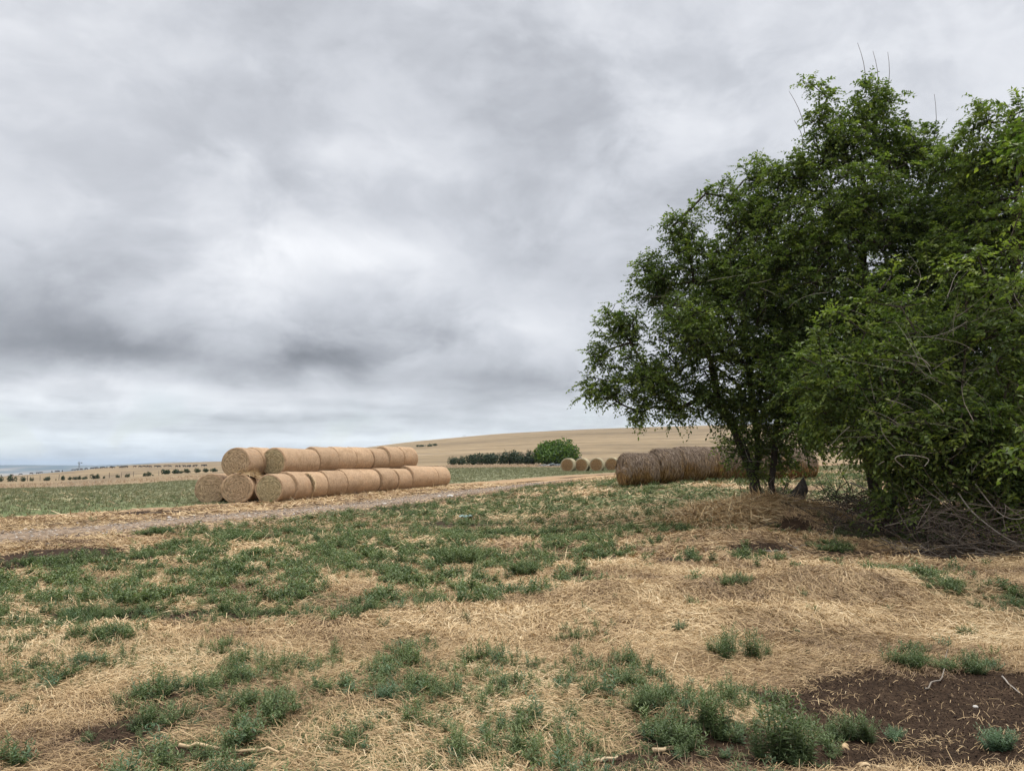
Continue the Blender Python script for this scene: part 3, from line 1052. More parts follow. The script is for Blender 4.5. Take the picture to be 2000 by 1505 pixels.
# ---------------------------------------------------------------- weathered dark bales by the tree
def weathered_mats():
    m, nb, out = new_mat("weathered_hay_side")
    tc = nb.n('ShaderNodeTexCoord')
    sp = nb.n('ShaderNodeSeparateXYZ')
    nb.t.links.new(tc.outputs['Object'], sp.inputs[0])
    oi = nb.n('ShaderNodeObjectInfo')
    off = nb.m('MULTIPLY', oi.outputs['Random'], 50)
    ang = nb.m('ARCTAN2', sp.outputs[0], sp.outputs[2])
    s1 = nb.noise(nb.comb(nb.m('MULTIPLY', ang, 3.0), nb.m('ADD', nb.m('MULTIPLY', sp.outputs[1], 24), off), off), 1.0, 4, .65)
    bl = nb.noise(nb.comb(nb.m('MULTIPLY', ang, .9), nb.m('ADD', nb.m('MULTIPLY', sp.outputs[1], 2.6), off), off), 1.0, 3, .6)
    grey = nb.cramp(s1, [(.35, (.060, .042, .030)), (.5, (.16, .115, .080)), (.7, (.31, .245, .19))])
    gold = nb.cramp(s1, [(.35, (.040, .023, .010)), (.5, (.135, .078, .030)), (.7, (.29, .175, .07))])
    f = nb.ramp(nb.m('ADD', nb.m('MULTIPLY', bl, 1.2), nb.m('MULTIPLY', sp.outputs[2], -.50)), .52, .78)
    principled(nb, out, nb.mix(f, grey, gold), .95, .1, s1, .8, .06)
    return m


M_WEATH = weathered_mats()
M_THATCH, nb_, out_ = new_mat("hay_thatch")
principled(nb_, out_, nb_.mix(nb_.attr('golden'),
                              nb_.cramp(nb_.attr('tint'), [(0, (.050, .036, .026)), (.5, (.155, .112, .080)), (1, (.36, .29, .23))]),
                              nb_.cramp(nb_.attr('tint'), [(0, (.050, .027, .010)), (.5, (.19, .108, .038)), (1, (.42, .265, .105))])), .9, .1)


def strand_quads(P, D, L, W, N):
    """bent two-segment strands"""
    D = norm(D)
    S = norm(np.cross(D, N)) * W[:, None] * .5
    m_ = P + D * L[:, None] * .5 + N * (L * .06)[:, None]
    e_ = P + D * L[:, None]
    V = np.stack([P - S, P + S, m_ - S, m_ + S, e_ - S * .5, e_ + S * .5], 1).reshape(-1, 3)
    b = np.arange(len(P))[:, None] * 6
    q1 = b + np.array([[0, 1, 3, 2]])
    q2 = b + np.array([[2, 3, 5, 4]])
    return V, np.concatenate([q1, q2])


def weathered_bale(px0, px1, dep0, dep1, D, label, seed):
    rg = np.random.default_rng(seed)
    dep0, dep1, D = dep0 * 1.09, dep1 * 1.09, D * 1.07
    a0, a1 = on_ground(px0, dep0), on_ground(px1, dep1)
    c = (a0 + a1) / 2
    L = float(np.hypot(*(a1 - a0)[:2]))
    azim = math.atan2(a1[0] - a0[0], a1[1] - a0[1])
    t = thing("weathered_bale", label, "hay bale", (c[0], c[1], c[2] - .04), -azim, "dark weathered bales in a row beside the tree")
    (V, fs), (FV, ff), zc = bale_meshes("b", D, L, seed, sag=.16, rough=.035, rnd_end=.17, rnd_front=.17)
    s = np_mesh("hay_side", V, fs, M_WEATH, t, smooth=True)
    s.location = (0, 0, zc)
    e = np_mesh("end_face", FV, ff, M_WEATH, t, smooth=True)
    e.location = (0, 0, zc)
    fix_normals(s)
    fix_normals(e)
    # shaggy strands hanging down the side
    n = 2600
    a = np.where(rg.uniform(0, 1, n) < .65, rg.uniform(-1.9, 1.9, n), rg.uniform(-2.75, 2.75, n))
    yy = rg.uniform(-L / 2 - .05, L / 2 + .05, n)
    seam = np.exp(-((np.abs(yy) - L * .47) / .13) ** 2) + .8 * np.exp(-((yy - rg.uniform(-.3, .3) * L) / .10) ** 2)
    gold = np.clip((np.abs(a) - .9) * .55 + seam * .55 * (np.abs(a) > .5) + rg.normal(-.12, .22, n), 0, 1)
    r_ = D / 2 * 1.0 + rg.uniform(0, .02, n) - .15 * np.clip((np.abs(yy) - L / 2 + .16) / .16, 0, 1) ** 2
    P = np.stack([r_ * np.sin(a), yy, r_ * np.cos(a) + zc], -1)
    P[:, 2] = np.maximum(P[:, 2], .12)
    N = np.stack([np.sin(a), a * 0, np.cos(a)], -1)
    Dn = np.stack([np.cos(a) * np.sign(a), rg.normal(0, .35, n), -np.abs(np.sin(a)) - .1], -1) + N * rg.uniform(.02, .26, n)[:, None]
    V2, q2 = strand_quads(P, Dn, rg.uniform(.07, .26, n), rg.uniform(.008, .022, n), N)
    V2[:, 2] = np.maximum(V2[:, 2], .01)
    np_mesh("thatch", V2, q2, M_THATCH, t, {'tint': np.repeat(np.clip(rg.normal(.5, .25, n), 0, 1), 6), 'golden': np.repeat(gold, 6)})
    return t


for i, (a, b, d0, d1, D, lb) in enumerate([
        (1211, 1274, 30.5, 30.8, 1.52, "leftmost dark weathered bale with rounded grey end"),
        (1272, 1316, 30.8, 31.1, 1.60, "narrow second weathered bale with golden hay at its seams"),
        (1315, 1380, 31.1, 31.5, 1.63, "third weathered bale, thick pale grey thatch on its back"),
        (1379, 1444, 31.5, 31.9, 1.60, "fourth weathered bale, partly behind the leaning limb"),
        (1443, 1508, 31.9, 32.3, 1.58, "weathered bale directly behind the forked tree trunk"),
        (1507, 1572, 32.3, 32.7, 1.55, "rightmost weathered bale, seen right of the tree trunk")]):
    weathered_bale(a, b, d0, d1, D, lb, 300 + i)


# ---------------------------------------------------------------- loose hay on and by the stack
def hay_heap(name, label, c, rx, ry, h, n, seed, mat=M_STRAW, lo=.25, hi=.95, ln=(.12, .4), wd=(.008, .02), on=None):
    rg = np.random.default_rng(seed)
    t = thing(name, label, "loose hay", c)
    k, m_ = 20, 8
    V, Q = [], []
    for i in range(m_ + 1):
        f_ = i / m_
        for j in range(k):
            a = j / k * 2 * math.pi
            rr_ = f_ * (1 + .25 * (vnoise(np.array(math.cos(a) * 2 + seed), np.array(math.sin(a) * 2), seed) - .5))
            x, y = rx * rr_ * math.cos(a), ry * rr_ * math.sin(a)
            z = h * (1 - f_ ** 1.7) * (.75 + .5 * float(fbm(np.array(x * 2.0), np.array(y * 2.0), seed, 3))) - .04 * f_
            if on is not None:
                z += on(x, y)
            else:
                z += float(H(c[0] + x, c[1] + y)) - c[2]
            V.append((x, y, z))
    for i in range(m_):
        for j in range(k):
            Q.append((i * k + j, (i + 1) * k + j, (i + 1) * k + (j + 1) % k, i * k + (j + 1) % k))
    V = np.array(V)
    np_mesh("heap_body", V, np.array(Q), mat, t, {'tint': np.clip(rg.normal(.5, .2, len(V)), 0, 1)}, smooth=True)
    q = np.sqrt(rg.uniform(0, 1, n))
    a = rg.uniform(0, 2 * math.pi, n)
    x, y = rx * q * np.cos(a) * 1.05, ry * q * np.sin(a) * 1.05
    z = h * (1 - q ** 1.7) * (.75 + .5 * fbm(x * 2.0, y * 2.0, seed, 3))
    if on is not None:
        z = z + np.array([on(u, v) for u, v in zip(x, y)])
    else:
        z = z + H(c[0] + x, c[1] + y) - c[2]
    P = np.stack([x, y, z], -1)
    D_ = np.stack([rg.normal(0, 1, n) + x / rx, rg.normal(0, 1, n) + y / ry, rg.normal(-.1, .35, n)], -1)
    N = np.tile([0, 0, 1.0], (n, 1)) + rg.normal(0, .3, (n, 3))
    V2, q2 = strand_quads(P, D_, rg.uniform(*ln, n), rg.uniform(*wd, n), norm(N))
    np_mesh("loose_strands", V2, q2, mat, t, {'tint': np.repeat(rg.uniform(lo, hi, n), 6)})
    return t


x, y, a = row2[0]
bz = float(H(x, y)) + 1.38
hay_heap("loose_hay", "golden loose hay heaped on the middle front bale", (x + .22, y - .05, bz), .62, .66, .20, 1100, 5, on=lambda u, v: -.55 * u * u)
x3, y3, a3 = row3[1]
p_edge = np.array([x3, y3]) + np.array([math.sin(a3), math.cos(a3)]) * .75
nrm = np.array([math.cos(a3), -math.sin(a3)])


def spill():
    rg = np.random.default_rng(8)
    t = thing("loose_hay", "loose hay spilling out between the second and third lower bales", "loose hay", (p_edge[0], p_edge[1], float(H(*p_edge))))
    n = 1100
    a = np.clip(rg.normal(1.15, .32, n), .55, 2.2)
    r_ = .76 + rg.uniform(-.06, .05, n)
    P = np.stack([nrm[0] * r_ * np.sin(a), nrm[1] * r_ * np.sin(a), r_ * np.cos(a) + .68], -1)
    ax = np.array([math.sin(a3), math.cos(a3), 0])
    P = P + ax * (rg.normal(0, .07, n) + (a - 1.1) * .10)[:, None]
    N = np.stack([nrm[0] * np.sin(a), nrm[1] * np.sin(a), np.cos(a)], -1)
    D_ = np.stack([nrm[0] * np.cos(a), nrm[1] * np.cos(a), -np.sin(a)], -1) + N * rg.uniform(0, .45, n)[:, None] + rg.normal(0, .25, (n, 3))
    V2, q2 = strand_quads(P, D_, rg.uniform(.08, .28, n), rg.uniform(.010, .024, n), N)
    np_mesh("loose_strands", V2, q2, M_STRAW, t, {'tint': np.repeat(rg.uniform(.2, .95, n), 6)})


spill()

# ================================================================ trees
def grow(base_paths, attractors, seed, step=.45, tip=.006, power=2.35, rmax=.2):
    """branch graph: base_paths = trunk polylines; attractors ordered near to far"""
    rg = np.random.default_rng(seed)
    cap = 200000
    P = np.zeros((cap, 3))
    par = np.full(cap, -1, int)
    n = 0
    for path in base_paths:
        prev = -1
        path = np.asarray(path, float)
        fine_ = []
        for a, b in zip(path[:-1], path[1:]):
            m_ = max(2, int(np.linalg.norm(b - a) / .25))
            for s_ in range(m_):
                fine_.append(a + (b - a) * s_ / m_)
        fine_.append(path[-1])
        for q in fine_:
            P[n] = q
            par[n] = prev
            prev = n
            n += 1
    ntrunk = n
    low = min(p[0][2] for p in base_paths) + .5
    ok = np.zeros(cap, bool)
    ok[:n] = P[:n, 2] > low
    tips = []
    for A in attractors:
        d = np.linalg.norm(P[:n] - A, axis=1) + np.maximum(P[:n, 2] - A[2], 0) * .5 + np.where(ok[:n], 0, 50)
        i = int(np.argmin(d))
        p0 = P[i].copy()
        dist = np.linalg.norm(A - p0)
        m_ = max(1, int(dist / step))
        side = rg.normal(0, 1, 3) * dist * .07
        side[2] += dist * .06
        prev = i
        for s_ in range(1, m_ + 1):
            f_ = s_ / m_
            q = p0 + (A - p0) * f_ + side * math.sin(f_ * math.pi)
            P[n] = q
            par[n] = prev
            ok[n] = True
            prev = n
            n += 1
        tips.append(prev)
    P, par = P[:n], par[:n]
    acc = np.zeros(n)
    kids = [[] for _ in range(n)]
    for i in range(n):
        if par[i] >= 0:
            kids[par[i]].append(i)
    for i in range(n - 1, -1, -1):
        acc[i] = max(acc[i], tip ** power)
        if par[i] >= 0:
            acc[par[i]] += acc[i]
    rad = np.minimum(acc ** (1 / power), rmax)
    # chains
    tb = Tubes()
    started = [i for i in range(n) if par[i] < 0]
    stack = [(i, None) for i in started]
    while stack:
        i, frm = stack.pop()
        chain = [i] if frm is None else [frm, i]
        cur = i
        while kids[cur]:
            ks = sorted(kids[cur], key=lambda c: -rad[c])
            for c in ks[1:]:
                stack.append((c, cur))
            cur = ks[0]
            chain.append(cur)
        if len(chain) < 2:
            continue
        rr_ = rad[chain].copy()
        if frm is not None:
            rr_[0] = rr_[1]
        kk = 10 if rr_.max() > .06 else 6 if rr_.max() > .02 else 4
        tb.add(P[chain], rr_, kk, float(rg.uniform(.2, 1)))
    dirs = np.zeros((len(tips), 3))
    for k, t_ in enumerate(tips):
        dirs[k] = P[t_] - P[par[t_]]
    return tb, P[tips], norm(dirs), P


def foliage(tips, dirs, seed, per=3, leaves=9, tl=(.28, .6), L=(.075, .125), ratio=.52, droop=.35, up=.3, tmean=.45):
    """twigs with alternate leaves at each branch tip; returns leaf mesh arrays and twig tubes data"""
    rg = np.random.default_rng(seed)
    B = np.repeat(tips, per, 0)
    n = len(B)
    D = norm(np.repeat(dirs, per, 0) * .9 + rg.normal(0, .75, (n, 3)) + np.array([0, 0, up]))
    TL = rg.uniform(*tl, n)
    s = np.linspace(.12, 1.0, leaves)
    S = np.broadcast_to(s[None, :], (n, leaves)) + rg.uniform(-.04, .04, (n, leaves))
    P = B[:, None, :] + D[:, None, :] * (TL[:, None] * S)[..., None]
    P[..., 2] -= droop * TL[:, None] * S ** 2
    side0 = norm(np.cross(D, rg.normal(0, 1, (n, 3)) * .35 + np.array([0, 0, 1.0])))
    sg = np.where(np.arange(leaves) % 2 == 0, 1.0, -1.0)
    LD = D[:, None, :] * .55 + side0[:, None, :] * sg[None, :, None] * .85 + rg.normal(0, .28, (n, leaves, 3))
    LD[..., 2] -= .30
    LN = np.broadcast_to(np.array([0, 0, 1.0]), LD.shape) + rg.normal(0, .42, LD.shape) + D[:, None, :] * -.2
    LL = rg.uniform(*L, (n, leaves)) * (1.05 - .3 * S)
    V, Q = leaf_quads(P.reshape(-1, 3), LD.reshape(-1, 3), norm(LN.reshape(-1, 3)), LL.ravel(), LL.ravel() * ratio * rg.uniform(.85, 1.15, n * leaves))
    tint = np.clip(np.repeat(rg.normal(tmean, .22, n), leaves) + rg.normal(0, .14, n * leaves), 0, 1)
    tint = np.clip(tint + (fbm(P[..., 0].ravel() * .9 + P[..., 2].ravel() * .5, P[..., 1].ravel() * .9 + P[..., 2].ravel() * .7, seed, 2) - .5) * .55, 0, 1)
    # twig tubes (3 sided, 2 segments)
    w = .004
    A = norm(np.cross(D, rg.normal(0, 1, (n, 3))))
    Bn = np.cross(D, A)
    pts = []
    for f_, wr in ((0, 1.0), (.5, .7), (1.0, .35)):
        c = B + D * (TL * f_)[:, None]
        c[:, 2] -= droop * TL * f_ ** 2
        for k in range(3):
            th = k * 2 * math.pi / 3
            pts.append(c + (A * math.cos(th) + Bn * math.sin(th)) * w * wr)
    TV = np.stack(pts, 1).reshape(-1, 3)
    b = np.arange(n)[:, None] * 9
    TQ = []
    for sgm in range(2):
        for k in range(3):
            k2 = (k + 1) % 3
            TQ.append(b + np.array([[sgm * 3 + k, sgm * 3 + k2, sgm * 3 + 3 + k2, sgm * 3 + 3 + k]]))
    return V, Q, np.repeat(tint, 4), TV, np.concatenate(TQ)


def blob_points(blobs, dens, rg, shell=.55):
    out, cen = [], []
    for px, py, dep, r_ in blobs:
        c = at_depth(px, py, dep)
        cen.append(c)
        n = max(4, int(dens * r_ ** 2.5))
        v = norm(rg.normal(0, 1, (n, 3)))
        q = rg.uniform(0, 1, n) ** shell
        q = np.clip(q + (vnoise(v[:, 0] * 2.3 + px, v[:, 1] * 2.3 + v[:, 2] * 1.7 + py, 3) - .5) * .5, .05, 1.15)
        out.append(c + v * (q * r_)[:, None] * np.array([1, 1, .92]))
    return np.array(cen), np.concatenate(out)


def tree(name, label, cat, trunks, blobs, mat, seed, dens=110, per=3, leaves=9, L=(.10, .17), rmax=.25, tip=.0072, dead=0, dead_blobs=None, group=None, tmean=.45, ratio=.52, tl=(.28, .6), zmin=.25, whips=()):
    rg = np.random.default_rng(seed)
    base = np.asarray(trunks[0][0], float)
    cen, pts = blob_points(blobs, dens, rg)
    gz = H(pts[:, 0], pts[:, 1])
    pts = pts[pts[:, 2] > gz + zmin]
    top = np.asarray(trunks[0][-1])
    cen = cen[np.argsort(np.linalg.norm(cen - top, axis=1))]
    pts = pts[np.argsort(np.linalg.norm(pts - top, axis=1) + rg.uniform(0, .5, len(pts)))]
    tb, tips, dirs, allP = grow(trunks, np.vstack([cen, pts]), seed, rmax=rmax, tip=tip)
    t = thing(name, label, cat, base, 0, group)
    V, Q, tint, TV, TQ = foliage(tips, dirs, seed + 1, per, leaves, tl=tl, L=L, tmean=tmean, ratio=ratio)
    o1 = tb.build("trunk", M_BARK, t)
    inv = Matrix.Translation(-Vector(base))
    V[:, 2] = np.maximum(V[:, 2], H(V[:, 0], V[:, 1], False) + .03)
    o2 = np_mesh("crown", V, Q, mat, t, {'tint': tint})
    o3 = np_mesh("twigs", TV, TQ, M_BARK, t, {'tint': np.full(len(TV), .8)})
    objs = [o1, o2, o3]
    if dead:
        for _ in range(dead):
            dt_ = Tubes()
            px, py, dep, r_ = random.choice(dead_blobs or blobs)
            c = at_depth(px, py, dep) + rg.normal(0, .5, 3) * r_
            c[1] -= r_ * rg.uniform(.2, .9)
            ln = rg.uniform(.4, 1.5)
            d0 = norm(np.array([rg.normal(0, 1), rg.normal(-.2, .4), rg.normal(.25, .55)]))
            curl = rg.normal(0, .55, 3)
            pts_ = []
            p = c.copy()
            for s_ in range(9):
                pts_.append(p.copy())
                p = p + d0 * ln / 8
                d0 = norm(d0 + curl * .16 + rg.normal(0, .07, 3))
            pts_ = np.array(pts_)
            pts_[:, 2] = np.maximum(pts_[:, 2], H(pts_[:, 0], pts_[:, 1]) + .02)
            dt_.add(pts_, np.linspace(rg.uniform(.003, .008), .002, 9), 4, float(rg.uniform(.15, 1)))
            objs.append(dt_.build("dead_twig", M_TWIG, t))
    for a_, b_ in whips:
        dt_ = Tubes()
        p0, p1 = at_depth(*a_), at_depth(*b_)
        dt_.add(np.array([p0 + (p1 - p0) * f_ + np.array([.10 * math.sin(f_ * 3), 0, 0]) for f_ in np.linspace(0, 1, 6)]), np.linspace(.012, .005, 6), 4, .3)
        objs.append(dt_.build("dead_twig", M_TWIG, t))
    for o in objs:
        o.data.transform(inv)
    return t


def gp(px, py, dep):
    return at_depth(px, py, dep)


b1 = on_ground(1478, 22)
b1b = on_ground(1512, 21.8)
b1[2] -= .1
b1b[2] -= .1
T1 = tree("elm_tree", "leftmost leafy tree with forked dark trunk and limb leaning left over the bales", "tree",
          [[b1, gp(1474, 940, 22), gp(1456, 890, 22), gp(1436, 840, 22), gp(1402, 778, 22), gp(1388, 700, 22)],
           [b1b, gp(1506, 945, 21.8), gp(1512, 900, 21.8), gp(1514, 850, 21.8), gp(1530, 740, 21.6), gp(1520, 620, 21.6)],
           [b1 + np.array([-.05, .1, 0]), gp(1470, 950, 22.1), gp(1482, 880, 22.2), gp(1470, 780, 22.2), gp(1450, 600, 22.2)]],
          [(1215, 640, 22, .80), (1170, 700, 22.2, .55), (1180, 765, 22.3, .70), (1275, 740, 21.5, 1.1), (1290, 560, 22.5, .95), (1265, 520, 22.4, .45), (1340, 475, 22, .70), (1315, 440, 22, .35),
           (1370, 650, 21, 1.4), (1400, 540, 22, 1.3), (1378, 378, 22, .30), (1352, 405, 22, .24), (1330, 425, 22, .24), (1425, 385, 22.2, .5), (1470, 430, 22, 1.1), (1480, 345, 22, .6), (1480, 560, 21, 1.5),
           (1500, 700, 20.8, 1.4), (1385, 770, 21.5, .85), (1250, 805, 22, .45), (1320, 800, 22, .55), (1480, 800, 21.5, 1.0), (1560, 640, 21.5, 1.3),
           (1440, 865, 22.2, .55), (1460, 900, 21.8, .35), (1505, 870, 22.2, .65), (1530, 905, 22, .4), (1585, 850, 21.6, .5), (1490, 930, 21.6, .25), (1560, 820, 21.6, .8), (1420, 800, 21.6, .6)],
          M_LEAF_TREE, 41, rmax=.30, tip=.0085, dens=150, dead=34, dead_blobs=[(1440, 600, 21, 1.4), (1480, 900, 21.5, .8), (1400, 700, 21, 1.2), (1330, 640, 21.5, 1)])
b2 = on_ground(1705, 20.5)
b2[2] -= .1
T2 = tree("elm_tree", "tallest tree in the clump, crown peaking above all the others", "tree",
          [[b2, gp(1700, 900, 20.5), gp(1690, 750, 20.4), gp(1680, 560, 20.4), gp(1690, 380, 20.4)],
           [b2 + np.array([.3, .1, 0]), gp(1760, 880, 20.6), gp(1790, 700, 20.5), gp(1800, 500, 20.5)]],
          [(1585, 165, 20.5, .28), (1615, 190, 20.5, .35), (1600, 235, 20.5, .45), (1695, 170, 20.5, .40), (1725, 200, 20.5, .5), (1690, 235, 20.5, .7), (1640, 290, 20.5, 1.05), (1740, 290, 20.5, 1.0), (1800, 310, 20.5, .85),
           (1570, 350, 20.7, .85), (1520, 345, 20.8, .5), (1500, 400, 20.8, .7), (1680, 420, 20, 1.6), (1570, 480, 20.2, 1.4), (1800, 450, 20.2, 1.5), (1640, 600, 20, 1.7),
           (1770, 620, 20, 1.7), (1600, 830, 18, .75), (1680, 770, 17.6, .7), (1750, 660, 17.6, .75), (1560, 740, 19, .8), (1640, 700, 18.4, .8), (1820, 640, 17.2, .6), (1870, 350, 20.5, .8), (1890, 440, 20.5, 1.1), (1860, 560, 20.2, 1.5), (1600, 760, 20.2, 1.4), (1720, 780, 20, 1.5), (1860, 720, 20, 1.4), (1670, 845, 20.5, .7), (1770, 900, 20.5, .9)],
          M_LEAF_TREE, 42, dens=140, dead=44, whips=[((1690, 180, 20.5), (1674, 84, 20.5)), ((1712, 190, 20.5), (1704, 100, 20.4)), ((1728, 200, 20.5), (1733, 102, 20.5)), ((1572, 260, 20.5), (1540, 178, 20.5)), ((1820, 300, 20.5), (1824, 184, 20.5)), ((1568, 290, 20.6), (1550, 235, 20.6))], dead_blobs=[(1640, 600, 19.2, 1.6), (1770, 620, 19, 1.6), (1700, 750, 19, 1.4)])
b3 = on_ground(1985, 17.5)
b3[2] -= .1
T3 = tree("elm_tree", "dark crowded tree at the right edge behind the yellowish shrub", "tree",
          [[b3, gp(1985, 900, 17.5), gp(1975, 700, 17.5), gp(1985, 480, 17.5), gp(1990, 330, 17.5)]],
          [(1915, 200, 18, .22), (1930, 240, 18, .40), (1985, 215, 18, .35), (2000, 260, 18, .6), (1860, 305, 18.6, .5), (1885, 262, 18.6, .32), (1975, 300, 18, .8), (1900, 330, 18.2, .55), (1950, 330, 18, .9), (2050, 300, 18, 1.1), (1960, 450, 18, 1.3), (2080, 450, 18, 1.4), (1930, 600, 18, 1.3), (2030, 640, 18, 1.4),
           (1950, 780, 17.8, 1.3), (2060, 820, 17.5, 1.4), (2150, 600, 18, 1.4), (1900, 880, 17.8, 1.0), (1990, 920, 17.5, 1.0), (1870, 500, 18.2, 1.0)],
          M_LEAF_TREE, 43, dens=150, dead=22, dead_blobs=[(1950, 600, 17, 1.3), (1960, 760, 16.8, 1.2)])
b4 = on_ground(1830, 15.2)
b4[2] -= .1
T4 = tree("sapling_thicket", "yellowish green many stemmed shrub standing before the dark trees", "shrub",
          [[b4, gp(1800, 960, 15.2), gp(1760, 850, 15.2), gp(1720, 740, 15.3)],
           [b4 + np.array([.25, -.05, 0]), gp(1850, 960, 15), gp(1870, 840, 15), gp(1885, 700, 15), gp(1888, 590, 15)],
           [b4 + np.array([.7, .0, 0]), gp(1910, 980, 14.8), gp(1945, 880, 14.6), gp(1965, 760, 14.5)],
           [b4 + np.array([.35, .25, 0]), gp(1880, 990, 15.4), gp(1930, 930, 15.3), gp(1990, 860, 15.2)],
           [b4 + np.array([-.15, .3, 0]), gp(1790, 990, 15.6), gp(1755, 920, 15.8), gp(1770, 780, 15.9)],
           [b4 + np.array([-.4, .1, 0]), gp(1755, 980, 15.5), gp(1710, 900, 15.7), gp(1650, 810, 15.7)]],
          [(1640, 770, 15.7, .55), (1605, 715, 15.8, .28), (1575, 760, 16, .3), (1715, 720, 15.5, .5), (1690, 650, 15.6, .22), (1672, 690, 15.6, .25), (1740, 660, 15.5, .2), (1800, 725, 15.2, .6), (1790, 650, 15.2, .2), (1835, 670, 15.1, .22),
           (1880, 640, 15, .34), (1885, 575, 15, .20), (1905, 600, 15, .15), (1930, 660, 14.6, .34), (1955, 610, 14.6, .18), (1695, 865, 16, .6), (1740, 840, 15.2, .85), (1840, 840, 15, .9), (1940, 840, 14.6, .85), (1985, 720, 14.5, .55),
           (1995, 930, 14.5, .7), (1890, 920, 15, .7), (1770, 935, 15.5, .6), (1985, 560, 14.5, .26), (2000, 640, 14.4, .4), (1730, 975, 16, .4), (1810, 985, 15.2, .45), (1925, 985, 14.6, .55), (2005, 1000, 14.4, .6), (1960, 890, 14.2, .5),
           (1620, 815, 15.8, .45), (1600, 660, 15.9, .18), (1640, 610, 15.8, .2), (1700, 590, 15.7, .18), (1760, 600, 15.5, .24), (1815, 590, 15.4, .2), (1850, 530, 15.3, .16), (1930, 550, 15, .2), (1965, 490, 15, .2), (1990, 420, 15, .16), (1740, 540, 15.7, .14), (1570, 700, 16, .2), (1910, 500, 15.2, .14)],
          M_LEAF_TREE, 44, dens=200, L=(.10, .165), rmax=.026, dead=95, dead_blobs=[(1700, 850, 15, 1.0), (1800, 800, 14.8, 1.0), (1900, 880, 14.6, 1.0), (1980, 850, 14.3, .8), (1750, 700, 15, .8), (1860, 650, 14.8, .6)], tmean=.52, zmin=.5)
b5 = np.array([8.9, 9.7, float(H(8.9, 9.7)) - .1])
T5 = tree("elm_tree", "near tree off the right edge, big leaves hanging into the corner", "tree",
          [[b5, b5 + np.array([0, .1, 1.5]), b5 + np.array([-.2, .2, 3.2]), b5 + np.array([-.3, .3, 5])]],
          [(1985, 300, 10, .20), (2040, 270, 10, .4), (2120, 300, 10, .7), (2200, 450, 9.8, 1.0), (2250, 250, 9.8, 1.0), (2060, 540, 10, .35), (2040, 860, 10, .35), (2120, 720, 10, .6)],
          M_LEAF_LIGHT, 45, dens=110, tmean=.4)


# ---------------------------------------------------------------- far bushes
def bush(name, label, cat, pos, w, h, seed, mat, n=700, lobes=6, ls=.07, group=None, spiky=0.0):
    rg = np.random.default_rng(seed)
    t = thing(name, label, cat, pos, 0, group)
    P, N = [], []
    for k in range(lobes):
        cx, cy = rg.uniform(-.30, .30) * w, rg.uniform(-.22, .22) * w
        hr = rg.uniform(.55, 1.0) if k else 1.0
        rx = w * rg.uniform(.20, .34) * (1 - spiky * .35)
        cz = h * hr * .5
        v = norm(rg.normal(0, 1, (n // lobes, 3)))
        q = rg.uniform(.45, 1.0, n // lobes) ** .6
        taper = 1 - spiky * .5 * np.clip(v[:, 2], -1, 1)
        p = np.stack([cx + v[:, 0] * q * rx * taper, cy + v[:, 1] * q * rx * taper, cz + v[:, 2] * q * h * hr * .5], -1)
        P.append(p)
        N.append(v + rg.normal(0, .45, v.shape))
    P, N = np.concatenate(P), norm(np.concatenate(N))
    P[:, 2] = np.maximum(P[:, 2], .03 * h)
    D = rg.normal(0, 1, P.shape) + np.array([0, 0, .4])
    L = rg.uniform(.6, 1.4, len(P)) * ls * max(w, h)
    V, Q = leaf_quads(P, D, N, L, L * .75)
    tint = np.clip(rg.normal(.45, .2, len(P)), 0, 1)
    np_mesh("foliage", V, Q, mat, t, {'tint': np.repeat(tint, 4)})
    tb = Tubes()
    for k in range(4):
        e = np.array([rg.uniform(-.25, .25) * w, rg.uniform(-.2, .2) * w, h * rg.uniform(.5, .8)])
        tb.add([np.array([e[0] * .15, e[1] * .15, -.15]), e * .5 + np.array([0, 0, .05 * h]), e], [.02 * w, .014 * w, .004 * w], 5, .3)
    tb.build("stem", M_BARK, t)
    return t


G_FL = "dark junipers dotted along the far left fence line"
left_bushes = [  # px centre, py base, width px, height px, spiky, label
    (2, 941, 12, 7, .2, "low dark juniper cut by the left edge"), (13, 941.5, 14, 11, .5, "twin peaked juniper, second from the left edge"), (39, 940.5, 17, 13, .7, "juniper with a pointed top, third along the fence line"),
    (59, 940.5, 12, 9, .1, "round lone juniper right of the pointed one"), (77, 939.5, 8, 9, .9, "narrow cone shaped juniper standing alone"), (104, 938.5, 14, 8, .2, "wide brownish juniper alone in mid gap"),
    (122.5, 937, 3, 3.5, .3, "tiniest juniper, a speck in the gap"), (138, 936.5, 12, 9, .9, "spiky juniper left of a round one"), (148, 936.5, 9, 7, .1, "small round juniper touching the spiky one"),
    (160, 936, 11, 6, .1, "low juniper at the left of a joined pair"), (167, 935.5, 9, 8, .6, "taller juniper in the middle of a joined trio"), (176, 935.5, 10, 6, .1, "flat juniper at the right end of the trio"),
    (194, 935, 12, 10, .8, "juniper with two spires below the grazing herd"), (203, 934.8, 11, 11, .9, "tallest spired juniper of the left cluster"), (214, 934.5, 6, 5, .1, "little round juniper trailing the spired cluster"),
    (240.5, 933, 8, 7, .2, "neat round juniper on its own, left one of two"), (260, 932.5, 10, 7, .1, "neat round juniper on its own, right one of two"), (291, 929.5, 9, 8, .5, "ragged juniper with a tilted tip"), (299, 929.2, 12, 9, .6, "bushy juniper right beside the ragged one"), (309, 928, 3.5, 3, .1, "tiny juniper right of the bushy pair")]
for i, (px, py, w, h, sp_, lb) in enumerate(left_bushes):
    p = on_ground(px, 118)
    m_ = 118 / F
    bush("juniper", lb, "bush", p, w * m_ * 1.1, h * m_ * 1.05, 500 + i, M_JUNIPER, 420, 5, .10, G_FL, sp_)
G_ML = "dark bushes in the hollow left of the bale stack"
